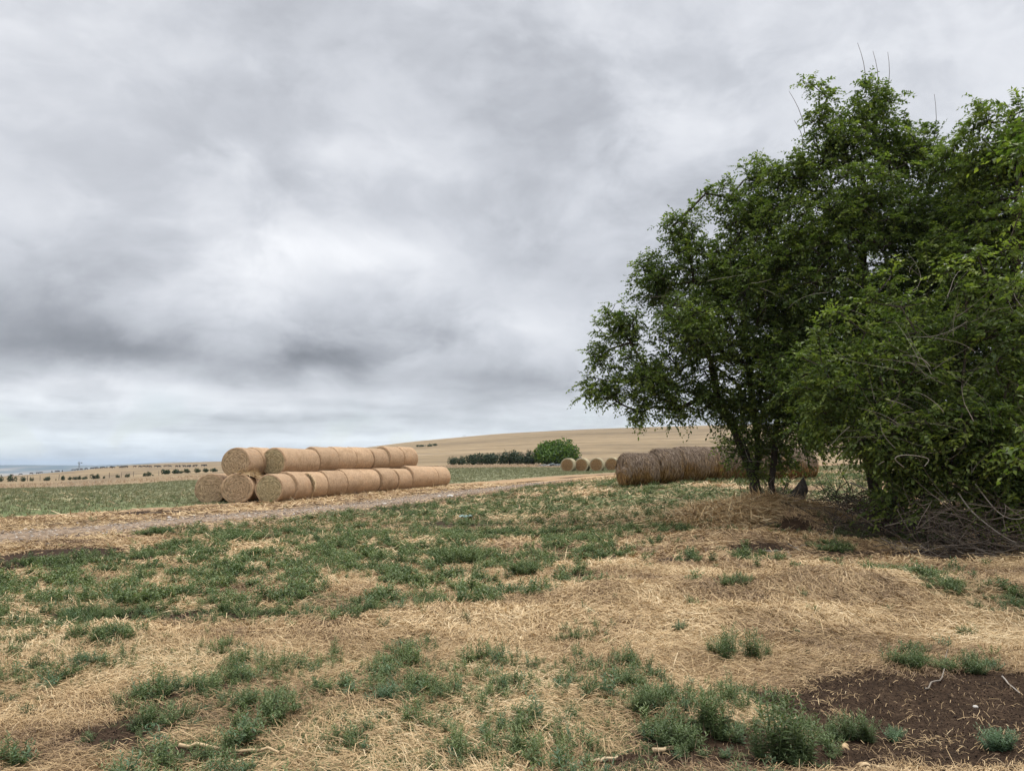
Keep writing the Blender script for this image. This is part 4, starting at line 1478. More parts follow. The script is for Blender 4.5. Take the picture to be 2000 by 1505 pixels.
for i, (px, py, w, h, lb) in enumerate([(332, 926.5, 22, 9, "long dark bush at the left of the hollow"), (350, 925.5, 22, 8, "middle dark bush of the hollow"), (361, 924.5, 10, 6, "thin low bush between two dark ones"), (375, 923, 15, 8, "dark bush in the hollow with a blunt top"),
                                        (392, 922.5, 15, 9, "taller dark bush near the bale stack"), (409, 922, 16, 7, "dark bush in the hollow nearest the bale stack"), (424, 921.5, 16, 7, "dark bush whose right half the bales hide")]):
    p = on_ground(px, 130)
    m_ = 130 / F
    bush("juniper", lb, "bush", p, w * m_, h * m_ * 1.1, 540 + i, M_JUNIPER, 420, 5, .10, G_ML, .2)
G_HC = "bushes of the hedge left of the bright tree"
for i, (px, w, h, lb) in enumerate([(886, 14, 16, "left half of the detached bush pair by the pale grass"), (898, 16, 17, "right half of the detached bush pair by the pale grass"), (926, 24, 20, "leftmost bush of the long dark hedge"), (945, 24, 22, "second bush of the long hedge, yellow tinged"),
                                    (962, 22, 22, "third bush of the long hedge, flat topped"), (978, 20, 24, "fourth bush of the long hedge, feathery"), (994, 22, 28, "tallest bush in the middle of the hedge"), (1010, 20, 24, "bush just right of the tallest hedge bush"), (1027, 24, 27, "second tallest hedge bush with pointed top"), (1042, 18, 19, "last hedge bush touching the bright green tree")]):
    p = on_ground(px, 124)
    m_ = 124 / F
    bush("hedge_bush", lb, "bush", p, w * m_ * 1.75, h * m_ * 1.08, 560 + i, M_JUNIPER, 1300, 9, .060, G_HC, .35)
p = on_ground(1088, 121)
m_ = 121 / F
bt = bush("round_tree", "bright green dense round tree above the grey old bale", "tree", p + np.array([0, 0, 0]), 76 * m_ * 1.12, 47 * m_ * 1.12, 590, M_BUSHTREE, 7200, 12, .052)
G_RD = "small dark bushes on the skyline above the top row of bales"
for i, (px, py, w, h) in enumerate([(822, 870.5, 18, 5), (838, 870, 15, 7), (851, 868.5, 13, 6)]):
    p = ground_at(px, py + 1.5)
    m_ = p[1] / F
    p[2] = float(H(p[0], p[1])) - .2
    bush("skyline_bush", ["left skyline bush, lowest of three above the bales", "middle skyline bush of three above the bales", "right skyline bush of three above the bales"][i], "bush", p, w * m_, h * m_, 600 + i, M_JUNIPER, 300, 5, .09, G_RD)
p = on_ground(240, 735)
bush("skyline_bush", "lone flat bush on the skyline right of the windmill", "bush", p, 2.8, 1.6, 610, M_JUNIPER, 200, 4, .1)

# ================================================================ cattle
def cow_mesh(pose):
    if pose == 'grazing':
        head = [(.95, 0, 1.15), (1.22, 0, .80), (1.36, 0, .42), (1.50, 0, .18)]
    elif pose == 'walking':
        head = [(.95, 0, 1.25), (1.22, 0, 1.32), (1.48, 0, 1.28), (1.72, 0, 1.12)]
    else:
        head = [(.95, 0, 1.28), (1.18, 0, 1.48), (1.38, 0, 1.52), (1.62, 0, 1.36)]
    V = [(-.85, 0, 1.15), (-.35, 0, 1.08), (.25, 0, 1.06), (.70, 0, 1.10)] + head
    rad = [.27, .34, .36, .30, .20, .15, .15, .09]
    E = [(0, 1), (1, 2), (2, 3), (3, 4), (4, 5), (5, 6), (6, 7)]
    lg = .12 if pose == 'walking' else .02
    for sx, root in ((-.80, 0), (.66, 3)):
        for sy, ph in ((-.17, lg), (.17, -lg)):
            i = len(V)
            bend = -.10 if sx < 0 else .03
            V += [(sx, sy, .78), (sx + bend + ph * .6, sy, .42), (sx + ph, sy, .03)]
            rad += [.14, .075, .06]
            E += [(root, i), (i, i + 1), (i + 1, i + 2)]
    i = len(V)
    V += [(-1.10, 0, 1.10), (-1.16, 0, .60)]
    rad += [.035, .03]
    E += [(0, i), (i, i + 1)]
    me = bpy.data.meshes.new("cow")
    cb = bmesh.new()
    lay = cb.verts.layers.skin.verify()
    for k, co in enumerate(V):
        bv = cb.verts.new(co)
        bv[lay].radius = (rad[k], rad[k])
        bv[lay].use_root = (k == 1)
    cb.verts.ensure_lookup_table()
    for a_, b_ in E:
        cb.edges.new((cb.verts[a_], cb.verts[b_]))
    cb.to_mesh(me)
    cb.free()
    o = bpy.data.objects.new("cow", me)
    COL.objects.link(o)
    sk = o.modifiers.new("skin", 'SKIN')
    ss = o.modifiers.new("sub", 'SUBSURF')
    ss.levels = ss.render_levels = 1
    bpy.context.view_layer.update()
    dg = bpy.context.evaluated_depsgraph_get()
    m2 = bpy.data.meshes.new_from_object(o.evaluated_get(dg))
    bpy.data.objects.remove(o)
    m2.name = "cow"
    m2.polygons.foreach_set('use_smooth', np.ones(len(m2.polygons), bool))
    return m2


def hide_mat(name, c):
    m, nb, out = new_mat(name)
    tc = nb.n('ShaderNodeTexCoord')
    n1 = nb.noise(tc.outputs['Object'], 3, 3, .5)
    principled(nb, out, nb.mix(n1, tuple(x * .7 for x in c), tuple(x * 1.2 for x in c)), .8, .2)
    return m


HIDES = {'black': hide_mat("black_cow_hide", (.012, .010, .010)), 'brown': hide_mat("dark_brown_cow_hide", (.055, .026, .015))}
COWM = {}
for ps in ('grazing', 'standing', 'walking'):
    me0 = cow_mesh(ps)
    for c_, hm in HIDES.items():
        me = me0.copy()
        me.materials.clear()
        me.materials.append(hm)
        COWM[(ps, c_)] = me
ORD2 = ['first', 'second', 'third', 'fourth', 'fifth', 'sixth', 'seventh', 'eighth', 'ninth', 'tenth', 'eleventh', 'twelfth', 'thirteenth', 'fourteenth', 'fifteenth', 'sixteenth', 'seventeenth', 'eighteenth', 'nineteenth', 'twentieth']
ORD2 += ['twenty ' + w for w in ORD2[:9]] + ['thirtieth'] + ['thirty ' + w for w in ORD2[:9]]
cows = [(3, 545), (10, 545), (30, 548), (48, 550), (68, 550), (80, 548), (87, 548), (108, 550), (116, 548), (121, 552), (128, 550), (149, 545), (156, 548), (165, 545), (174, 545), (185, 540), (190, 530), (194, 535),
        (203, 520), (207, 525), (214, 500), (222, 480), (226, 486), (241, 470), (245, 478), (248, 490), (252, 490), (268, 480), (278, 478), (286, 480), (293, 482), (298, 470), (309, 475), (315, 470), (328, 480), (336, 478), (349, 472), (355, 470), (364, 470), (372, 462), (375, 468), (382, 470), (386, 474), (400, 476), (405, 472)]
ncount = {}
for i, (px, dep) in enumerate(cows):
    colr = 'brown' if i in (2, 13, 27, 31, 34, 36, 41) else 'black'
    ps = ('grazing', 'standing', 'grazing', 'walking', 'grazing')[(i * 7 + i // 3) % 5]
    k = ncount.get((colr, ps), 0)
    ncount[(colr, ps)] = k + 1
    x = (px - 1000) / F * dep
    o = bpy.data.objects.new("cow", COWM[(ps, colr)])
    COL.objects.link(o)
    o.location = (x, dep, float(H(x, dep)) - .04)
    o.rotation_euler = (0, 0, R(random.choice([0, 180]) + random.uniform(-75, 75)))
    tag(o, f"{ORD2[k]} {colr} {ps} cow counted from the left along the ridge", "cow", "cattle spread along the far left ridge")

# ================================================================ windmill, fences, posts
M_METAL = tint_mat("galvanised_metal", [(0, (.10, .11, .12)), (1, (.25, .26, .28))], .6, .4)
M_POST = tint_mat("weathered_wood", [(0, (.09, .075, .06)), (1, (.20, .17, .14))], .95)
x = (160 - 1000) / F * 640
wz = float(H(x, 640)) - .3
wm = thing("windmill", "tiny farm windmill standing on the far left ridge", "windmill", (x, 640, wz))
tb = Tubes()
hT = 1.7 + 8 / F * 640 - wz
for sx in (-1, 1):
    for sy in (-1, 1):
        tb.add([(sx * .9, sy * .9, 0), (sx * .12, sy * .12, hT)], [.09, .06], 5, .3)
for f0, f1 in ((.0, .3), (.3, .6), (.6, .85)):
    for sg in (-1, 1):
        w0, w1 = .9 - .78 * f0, .9 - .78 * f1
        tb.add([(sg * w0, -w0, f0 * hT), (-sg * w1, -w1, f1 * hT)], .045, 4, .3)
        tb.add([(sg * w0, w0, f0 * hT), (-sg * w1, w1, f1 * hT)], .045, 4, .3)
tb.build("tower", M_METAL, wm)
bm = bmesh.new()
for k in range(12):
    a = k * math.pi / 6
    vs = []
    for rr_, aa in ((.25, -.08), (1.15, -.17), (1.15, .17), (.25, .08)):
        vs.append(bm.verts.new((math.cos(a + aa) * rr_, .06 * (1 if aa > 0 else -1) - .5, hT + .15 + math.sin(a + aa) * rr_)))
    bm.faces.new(vs)
bm_obj("wheel", bm, M_METAL, wm, False)
bm = bmesh.new()
bmesh.ops.create_cube(bm, size=1, matrix=Matrix.Translation((1.9, .2, hT + .2)) @ Matrix.Diagonal((1.1, .05, .75, 1)))
bmesh.ops.create_cube(bm, size=1, matrix=Matrix.Translation((.7, 0, hT + .15)) @ Matrix.Diagonal((1.4, .06, .08, 1)))
bm_obj("tail_vane", bm, M_METAL, wm, False)


def fence(label, pxs, dep, h, seed):
    rg = np.random.default_rng(seed)
    pts = [on_ground(px, dep if not callable(dep) else dep(px)) for px in pxs]
    t = thing("wire_fence", label, "fence", pts[0])
    for p in pts:
        q = p - pts[0]
        tb = Tubes()
        lean = rg.normal(0, .04, 2)
        tb.add([q - np.array([0, 0, .3]), q + np.array([lean[0] * .5, lean[1] * .5, h * .5]), q + np.array([lean[0], lean[1], h * rg.uniform(.9, 1.1)])], [.045, .042, .04], 6, float(rg.uniform(.1, .9)))
        tb.build("post", M_POST, t)
    tb = Tubes()
    for f_ in (.35, .65, .92):
        tb.add([p - pts[0] + np.array([0, 0, h * f_]) for p in pts], .008, 3, .2)
    tb.build("wire", M_METAL, t)


fence("wire fence with thin posts at the hill foot right of the bright tree", [1134, 1160, 1186, 1211, 1236, 1262, 1288], 116, 1.15, 3)
fence("wire fence with thin posts below the far left junipers", [18, 68, 92, 128, 182, 225, 248, 271, 320], 121, .85, 4)
fence("wire fence along the hill foot behind the end of the bales", list(range(884, 1052, 24)), 127, 1.1, 5)
for k, px in enumerate((905.5, 909)):
    p = on_ground(px, 520)
    tb = Tubes()
    tb.add([(0, 0, -.4), (0.02, 0, .8), (.05, 0, 1.7)], [.12, .11, .1], 6, .2)
    o = tb.build("post", M_POST)
    o.location = p
    tag(o, ["left one of two bare posts on the hill skyline", "right one of two bare posts on the hill skyline"][k], "post", "bare posts on the hill skyline")

# rotten bale remnants and scrap pile
p = on_ground(1148, 120)
hay_heap("rotten_hay", "low reddish heap of rotten hay right of the old grey bale", p, .9, .6, .5, 260, 31, tint_mat("rotten_hay", [(0, (.10, .05, .035)), (1, (.26, .15, .11))]), ln=(.2, .5), wd=(.03, .07))


def scrap_pile():
    rg = np.random.default_rng(77)
    p = on_ground(1077, 112)
    t = thing("scrap_pile", "low pile of grey scrap and white rubble beneath the bright tree", "scrap pile", p)
    m0 = tint_mat("scrap_metal", [(0, (.03, .04, .04)), (.7, (.13, .15, .15)), (1, (.3, .3, .3))], .7)
    m1 = tint_mat("pale_rubble", [(0, (.4, .38, .35)), (1, (.65, .63, .6))])
    for nm, mt, n, sz in (("scrap", m0, 46, (.35, .9)), ("rubble", m1, 12, (.16, .34))):
        bm = bmesh.new()
        for k in range(n):
            x, y = rg.uniform(-2.0, 2.0), rg.uniform(-.9, .9)
            z = float(H(p[0] + x, p[1] + y)) - p[2] + rg.uniform(0, .3) * (1 - abs(x) / 2.3)
            s = rg.uniform(*sz)
            M_ = Matrix.Translation((x, y, z + .08)) @ Matrix.Rotation(rg.uniform(0, 6.28), 4, 'Z') @ Matrix.Rotation(rg.normal(0, .3), 4, 'X') @ Matrix.Diagonal((s * rg.uniform(.8, 1.8), s * .6, s * rg.uniform(.12, .5), 1))
            r_ = bmesh.ops.create_icosphere(bm, subdivisions=1, radius=.55, matrix=M_)
            for v in r_['verts']:
                v.co += Vector(rg.normal(0, .03, 3))
        o = bm_obj(nm, bm, mt, t, False)
        at = o.data.attributes.new('tint', 'FLOAT', 'POINT')
        at.data.foreach_set('value', rg.uniform(0, 1, len(o.data.vertices)).astype(np.float32))


scrap_pile()

# ================================================================ ground stuff
def front_points(n, d0, d1, rg, wide=1.08):
    """points evenly spread over the ground in front of the camera"""
    d = np.sqrt(rg.uniform(d0 * d0, d1 * d1, n))
    u = rg.uniform(-wide, wide, n)
    return u * d, d


def merge_instances(proto_list, X, Y, Zr, rot, scl, tint, rg, tilt=None, zs=None):
    """proto: (V, Q, vtint).  returns merged arrays"""
    Vs, Qs, Ts = [], [], []
    off = 0
    which = rg.integers(0, len(proto_list), len(X))
    for k, (pv_, pq, pt) in enumerate(proto_list):
        idx = np.where(which == k)[0]
        if not len(idx):
            continue
        c, s_ = np.cos(rot[idx])[:, None], np.sin(rot[idx])[:, None]
        sx = scl[idx][:, None]
        zz = sx if zs is None else sx * zs[idx][:, None]
        x = (pv_[None, :, 0] * c - pv_[None, :, 1] * s_) * sx + X[idx][:, None]
        y = (pv_[None, :, 0] * s_ + pv_[None, :, 1] * c) * sx + Y[idx][:, None]
        z = pv_[None, :, 2] * zz + Zr[idx][:, None]
        V = np.stack([x, y, z], -1).reshape(-1, 3)
        nv = len(pv_)
        Q = (pq[None] + (np.arange(len(idx)) * nv)[:, None, None]).reshape(-1, 4) + off
        Vs.append(V)
        Qs.append(Q)
        Ts.append(np.clip(pt[None, :] + tint[idx][:, None], 0, 1).ravel())
        off += len(V)
    return np.concatenate(Vs), np.concatenate(Qs), np.concatenate(Ts)


def weed_proto(seed, stems=7, leaves=18, h=.2, L=.042, ratio=.24, spread=.45):
    rg = np.random.default_rng(seed)
    P, D, N, LL, T = [], [], [], [], []
    SV, SQ, so = [], [], 0
    for s_ in range(stems):
        a = rg.uniform(0, 6.283)
        lean = rg.uniform(.1, 1.0) * spread
        d0 = norm(np.array([math.cos(a) * lean, math.sin(a) * lean, 1.0]))
        hh = h * rg.uniform(.55, 1.1)
        b0 = np.array([math.cos(a), math.sin(a), 0]) * rg.uniform(0, .12) * h
        for k in range(leaves):
            f_ = .12 + .88 * (k + rg.uniform(-.3, .3)) / leaves
            p = b0 + d0 * hh * f_ + np.array([d0[0], d0[1], 0]) * hh * .25 * f_ * f_
            la = k * 2.4 + rg.uniform(-.4, .4)
            upw = .25 + 1.0 * f_ ** 2
            ld = np.array([math.cos(la), math.sin(la), upw * rg.uniform(.6, 1.2)])
            P.append(p)
            D.append(ld)
            N.append(np.array([-math.cos(la) * .5, -math.sin(la) * .5, 1]) + rg.normal(0, .25, 3))
            LL.append(L * rg.uniform(.7, 1.15) * (1.1 - .45 * f_))
            T.append(rg.normal(0, .09) + .22 * (f_ - .5))
        # stem blade
        w = .0035
        e = b0 + d0 * hh * .9 + np.array([d0[0], d0[1], 0]) * hh * .2
        sd = np.array([-math.sin(a), math.cos(a), 0]) * w
        SV.append(np.stack([b0 - sd, b0 + sd, e + sd * .4, e - sd * .4]))
        SQ.append(np.arange(4) + so)
        so += 4
    P, D, N, LL = np.array(P), np.array(D), norm(np.array(N)), np.array(LL)
    V, Q = leaf_quads(P, D, N, LL, LL * ratio * 1.0)
    tt = np.repeat(np.array(T), 4)
    SV = np.concatenate(SV)
    SQ = np.array(SQ) + len(V)
    return np.vstack([V, SV]), np.vstack([Q, SQ]), np.concatenate([tt, np.full(len(SV), -.1)])


NEARW = [weed_proto(700 + k, 7, 16, .15, .046, .27, .8) for k in range(5)] + [weed_proto(710 + k, 4, 20, .20, .048, .22, .4) for k in range(3)] + [weed_proto(715 + k, 3, 10, .10, .050, .32, .9) for k in range(3)]
MIDW = [weed_proto(720 + k, 5, 11, .15, .055, .34, .8) for k in range(6)]
FARW = [weed_proto(740 + k, 5, 6, .16, .075, .30, .8) for k in range(5)]


def scatter_weeds(name, n, d0, d1, protos, smin, smax, seed, mat, thr=.35, wide=1.08):
    rg = np.random.default_rng(seed)
    X, Y = front_points(n, d0, d1, rg, wide)
    g, di, st, go = cover_masks(X, Y)
    clump = fbm(X * 3.0, Y * 3.0, 88, 3)
    pr = np.clip((g - .10) * 1.2, 0, 1) * (.32 + .68 * sstep(clump, .38, .62)) + .018 * (di < .5) * sstep(clump, .45, .6)
    keep = rg.uniform(0, 1, n) < pr
    keep &= (np.abs(track_s(X, Y)) > 1.9) & ((track_s(X, Y) < 5.5) | (rg.uniform(0, 1, n) < .06))
    X, Y, g, clump = X[keep], Y[keep], g[keep], clump[keep]
    sc = rg.uniform(smin, smax, len(X)) * (.6 + .8 * sstep(clump, .35, .7))
    V, Q, T = merge_instances(protos, X, Y, H(X, Y) - .01, rg.uniform(0, 6.283, len(X)), sc, rg.normal(.45, .17, len(X)) + (fbm(X * .8, Y * .8, 66, 3) - .5) * .5, rg)
    o = np_mesh(name, V, Q, mat, None, {'tint': T})
    o['kind'] = 'stuff'
    return o


scatter_weeds("weeds", 15500, 2.6, 9.2, NEARW, .30, .80, 801, M_WEED)
scatter_weeds("weeds", 2000, 2.6, 12, NEARW, .4, .9, 804, M_WEED_PALE)
scatter_weeds("weeds", 32000, 9.0, 19, MIDW, .55, 1.15, 802, M_WEED)
scatter_weeds("weeds", 34000, 18.5, 44, FARW, .6, 1.3, 803, M_WEED_FAR, wide=.98)


def scatter_grass(name, n, d0, d1, seed, mat, h, region, blades=6, w=.02, tm=.45):
    rg = np.random.default_rng(seed)
    X, Y = front_points(n, d0, d1, rg, .98)
    keep = region(X, Y, rg)
    X, Y = X[keep], Y[keep]
    m_ = len(X)
    B = np.repeat(np.stack([X, Y, H(X, Y) - .02], -1), blades, 0) + np.concatenate([rg.normal(0, .07 if w > .01 else .03, (m_ * blades, 2)), np.zeros((m_ * blades, 1))], 1)
    hh = rg.uniform(.5, 1.2, m_ * blades) * h
    D = np.stack([rg.normal(0, .35, m_ * blades), rg.normal(0, .35, m_ * blades), np.ones(m_ * blades)], -1)
    N = norm(rg.normal(0, 1, (m_ * blades, 3)) * np.array([1, 1, .2]))
    V, Q = leaf_quads(B, D, N, hh, np.full(m_ * blades, w) * rg.uniform(.6, 1.4, m_ * blades))
    T = np.clip(np.repeat(rg.normal(tm, .22, m_), blades) + rg.normal(0, .1, m_ * blades), 0, 1)
    o = np_mesh(name, V, Q, mat, None, {'tint': np.repeat(T, 4)})
    o['kind'] = 'stuff'


def field_region(X, Y, rg):
    g, di, st, go = cover_masks(X, Y)
    s = track_s(X, Y)
    return (rg.uniform(0, 1, len(X)) < g * .9) & ((s > 7) | (Y > 40)) & (go < .5)


scatter_grass("field_grass", 90000, 22, 108, 811, M_GRASS, .16, field_region, 5, .03)


def dry_region(X, Y, rg):
    px = 1000 + F * X / Y
    dend = np.interp(np.arctan2(X, Y), _de_az, _de_d)
    return ((Y > dend - 2) & (Y < dend + 14) & (px > 600) & (px < 1120)) | ((Y > dend) & (Y < dend + 22) & (px < 450) & (rg.uniform(0, 1, len(X)) < .35))


scatter_grass("dry_stems", 6800, 2.6, 16, 815, M_DRYGRASS, .12, lambda X, Y, rg: (rg.uniform(0, 1, len(X)) < cover_masks(X, Y)[0] * .9), 3, .0035, .5)
scatter_grass("dry_grass", 33000, 58, 125, 812, M_DRYGRASS, .34, dry_region, 5, .035, .6)


def scatter_straw(name, n, d0, d1, seed, ln, wd):
    rg = np.random.default_rng(seed)
    X, Y = front_points(n, d0, d1, rg)
    g, di, st, go = cover_masks(X, Y)
    pr = np.clip(1.0 - .5 * g - .985 * sstep(di, .30, .95), .02, 1)
    ts_ = np.abs(track_s(X, Y))
    pr = np.where((track_s(X, Y) > 6.3) & (Y < 110), pr * .06, pr)
    keep = (rg.uniform(0, 1, n) < pr) & ((ts_ > 1.7) | ((rg.uniform(0, 1, n) < .22) & (ts_ > .8)))
    X, Y, st = X[keep], Y[keep], st[keep]
    m_ = len(X)
    di = di[keep]
    L = rg.uniform(*ln, m_) * (1 - .5 * sstep(di, .3, .8)) * np.where(rg.uniform(0, 1, m_) < .06, 1.8, 1)
    flow = (fbm(X * .5, Y * .5, 91, 2) - .5) * 9
    al = np.where(rg.uniform(0, 1, m_) < .55, flow + rg.normal(0, .5, m_), rg.uniform(0, 6.283, m_))
    D = np.stack([np.cos(al), np.sin(al), rg.normal(0, .10, m_)], -1)
    D = norm(D)
    e = .04
    Xa, Ya = X - D[:, 0] * L / 2, Y - D[:, 1] * L / 2
    Xb, Yb = X + D[:, 0] * L / 2, Y + D[:, 1] * L / 2
    za, zb, zm = H(Xa, Ya), H(Xb, Yb), H(X, Y)
    lift = np.abs(rg.normal(0, .016, m_)) + .004
    tl = rg.normal(0, .03, m_) * L / .2
    A = np.stack([Xa, Ya, za + lift + np.maximum(tl, -lift)], -1)
    B = np.stack([Xb, Yb, zb + lift + np.maximum(-tl, -lift)], -1)
    bow = rg.normal(0, .07, m_) * L
    Mm = np.stack([X - D[:, 1] * bow, Y + D[:, 0] * bow, zm + lift * 1.3 + .004], -1)
    W_ = rg.uniform(*wd, m_)
    roll = rg.uniform(-.9, .9, m_)
    S = np.stack([-D[:, 1] * np.cos(roll), D[:, 0] * np.cos(roll), np.sin(roll)], -1) * (W_ * .5)[:, None]
    V = np.stack([A - S, A + S, Mm - S, Mm + S, B - S * .7, B + S * .7], 1).reshape(-1, 3)
    b = np.arange(m_)[:, None] * 6
    Q = np.concatenate([b + np.array([[0, 1, 3, 2]]), b + np.array([[2, 3, 5, 4]])])
    patch = fbm(X * 1.1, Y * 1.1, 95, 3)
    T = np.clip(rg.normal(.45, .2, m_) + (patch - .5) * 1.1 + st * .06 - .25 * sstep(di, .3, .8), 0, 1)
    o = np_mesh(name, V, Q, M_STRAW, None, {'tint': np.repeat(T, 6)})
    o['kind'] = 'stuff'


scatter_straw("straw_litter", 460000, 2.4, 7.5, 821, (.04, .17), (.0018, .0040))
scatter_straw("straw_litter", 440000, 7.2, 13, 822, (.07, .24), (.0035, .0070))
scatter_straw("straw_litter", 220000, 12.5, 24, 823, (.12, .36), (.007, .015))
scatter_straw("straw_litter", 118000, 23, 52, 824, (.2, .5), (.016, .030))


def scatter_gravel():
    rg = np.random.default_rng(831)
    n = 3600
    t = rg.uniform(-6, 36, n)
    l = rg.normal(0, .75, n)
    X = TR0[0] + TRD[0] * t + TRN[0] * l - TRN[0] * .0042 * np.maximum(t - 18, 0) ** 2
    Y = TR0[1] + TRD[1] * t + TRN[1] * l - TRN[1] * .0042 * np.maximum(t - 18, 0) ** 2
    bm = bmesh.new()
    bmesh.ops.create_icosphere(bm, subdivisions=1, radius=1)
    pv_ = np.array([v.co for v in bm.verts])
    pf = np.array([[v.index for v in f.verts] for f in bm.faces])
    bm.free()
    pv_ = pv_ * (1 + rg.normal(0, .15, (len(pv_), 1))) * np.array([1, .8, .55])
    s_ = rg.uniform(.015, .05, n) * np.where(rg.uniform(0, 1, n) < .05, 1.8, 1)
    a = rg.uniform(0, 6.28, n)
    c, s2 = np.cos(a)[:, None], np.sin(a)[:, None]
    V = np.stack([(pv_[None, :, 0] * c - pv_[None, :, 1] * s2) * s_[:, None] + X[:, None], (pv_[None, :, 0] * s2 + pv_[None, :, 1] * c) * s_[:, None] + Y[:, None],
                  pv_[None, :, 2] * s_[:, None] + (H(X, Y) + .03)[:, None]], -1).reshape(-1, 3)
    Fc = (pf[None] + (np.arange(n) * len(pv_))[:, None, None]).reshape(-1, 3)
    m = tint_mat("gravel_stones", [(0, (.11, .088, .07)), (.6, (.25, .21, .175)), (1, (.46, .41, .36))])
    o = np_mesh("gravel", V, Fc, m, None, {'tint': np.repeat(rg.uniform(0, 1, n), len(pv_))})
    o['kind'] = 'stuff'


scatter_gravel()


def scatter_clods():
    rg = np.random.default_rng(841)
    n = 230000
    X, Y = front_points(n, 2.6, 11, rg)
    g, di, st, go = cover_masks(X, Y)
    keep = rg.uniform(0, 1, n) < sstep(di, .28, .8)
    X, Y = X[keep], Y[keep]
    n = len(X)
    ov = np.array([[1, 0, 0], [-1, 0, 0], [0, 1, 0], [0, -1, 0], [0, 0, 1], [0, 0, -1]], float)
    of = np.array([[0, 2, 4], [2, 1, 4], [1, 3, 4], [3, 0, 4], [2, 0, 5], [1, 2, 5], [3, 1, 5], [0, 3, 5]])
    sz = rg.uniform(.001, .0045, n) * np.where(rg.uniform(0, 1, n) < .015, 2.2, 1) * (1 + Y / 16)
    V = ov[None] * (1 + rg.normal(0, .25, (n, 6, 1))) + rg.normal(0, .25, (n, 6, 3))
    V = V * sz[:, None, None] * np.array([1, 1, .7]) + np.stack([X, Y, H(X, Y) + .002], -1)[:, None, :]
    Fc = (of[None] + (np.arange(n) * 6)[:, None, None]).reshape(-1, 3)
    m = tint_mat("soil_crumbs", [(0, (.009, .006, .005)), (.6, (.028, .019, .013)), (1, (.10, .07, .048))], .95, .1)
    o = np_mesh("soil_clods", V.reshape(-1, 3), Fc, m, None, {'tint': np.repeat(rg.uniform(0, 1, n) ** 1.6, 6)})
    o['kind'] = 'stuff'


scatter_clods()

# ---------------------------------------------------------------- weeds that stand out as single plants
single = [  # px, py base, height px, width px, pale, label
    (180, 1300, 50, 75, 1, "pale grey green weed alone on straw at the lower left"),
    (1430, 1142, 46, 90, 0, "rounded leafy weed on straw below the tree mound"),
    (905, 1102, 66, 110, 0, "big dark bushy weed at the right end of the green belt"),
    (185, 1245, 60, 120, 0, "broad bushy weed left of centre beside dark soil strip"),
    (1028, 1125, 55, 95, 0, "spreading weed clump on straw right of the big dark weed"),
    (1450, 1285, 70, 150, 0, "wide sprawling weed in the middle of the straw hump"),
    (1520, 1475, 130, 130, 0, "tall dense weed beside the dark soil at the bottom"),
    (1668, 1432, 80, 100, 0, "upright bushy weed on the edge of the dark soil"),
    (1738, 1436, 50, 60, 1, "small pale weed right beside the upright bushy one"),
    (1790, 1305, 62, 110, 0, "lush weed behind the bent twig"),
    (1890, 1312, 55, 130, 0, "wide weed patch plant right of the bent twig"),
    (1945, 1468, 64, 110, 1, "pointed leaf weed alone on the dark soil at lower right"),
    (1893, 1246, 40, 50, 0, "small upright weed alone on straw near the right edge"),
    (1845, 1145, 36, 130, 0, "low wide weed on straw under the right thicket"),
    (1120, 1252, 38, 100, 0, "thin low weed alone on the pale straw in the centre"),
    (1328, 1228, 34, 34, 1, "tiny sprig on the straw hump"),
    (1215, 1350, 66, 95, 0, "upright weed at the right tip of the front green patch"),
    (1275, 1410, 70, 120, 0, "dark weed below the upright one in the front green patch"),
    (765, 1375, 66, 110, 1, "rounded grey weed in the middle of the front green patch"),
    (1615, 1100, 22, 44, 0, "grassy tuft on straw under the low branches"),
    (1395, 1440, 90, 90, 0, "tall weed left of the dry husk")]
WP = [weed_proto(760 + k, 16, 26, .20, .042, .27, .75) for k in range(3)] + [weed_proto(770 + k, 13, 30, .26, .050, .22, .4) for k in range(2)]
for i, (px, py, hp, wp, pale, lb) in enumerate(single):
    g = ground_at(px, py)
    if g is None:
        continue
    x, y = g[0], g[1]
    hm, wm_ = .86 * hp / F * y, wp / F * y
    rg = np.random.default_rng(900 + i)
    k = max(3, int(wm_ / hm * 3.5))
    ox, oy = rg.uniform(-.36, .36, k) * wm_, rg.uniform(-.3, .3, k) * wm_ * .7
    pvv, pqq, ptt = WP[i % 3] if hp < 70 else WP[3 + i % 2]
    sc = hm / .23 * rg.uniform(.7, 1.05, k) * (1 - .5 * np.abs(ox) / (wm_ * .5))
    V, Q, T = merge_instances([(pvv, pqq, ptt)], ox, oy, H(x + ox, y + oy) - float(H(x, y)) - .01, rg.uniform(0, 6.28, k), sc, rg.normal(.42, .10, k), rg)
    o = np_mesh("weed_plant", V, Q, M_WEED_PALE if pale else M_WEED, None, {'tint': T})
    o.location = (x, y, float(H(x, y)))
    tag(o, lb, "weed", "single weeds standing out on the straw")


# ---------------------------------------------------------------- stalks, husks, sticks, stump, brush
M_STALK = tint_mat("dry_corn_stalk", [(0, (.24, .16, .08)), (.6, (.42, .30, .17)), (1, (.54, .43, .28))], .7, .25)


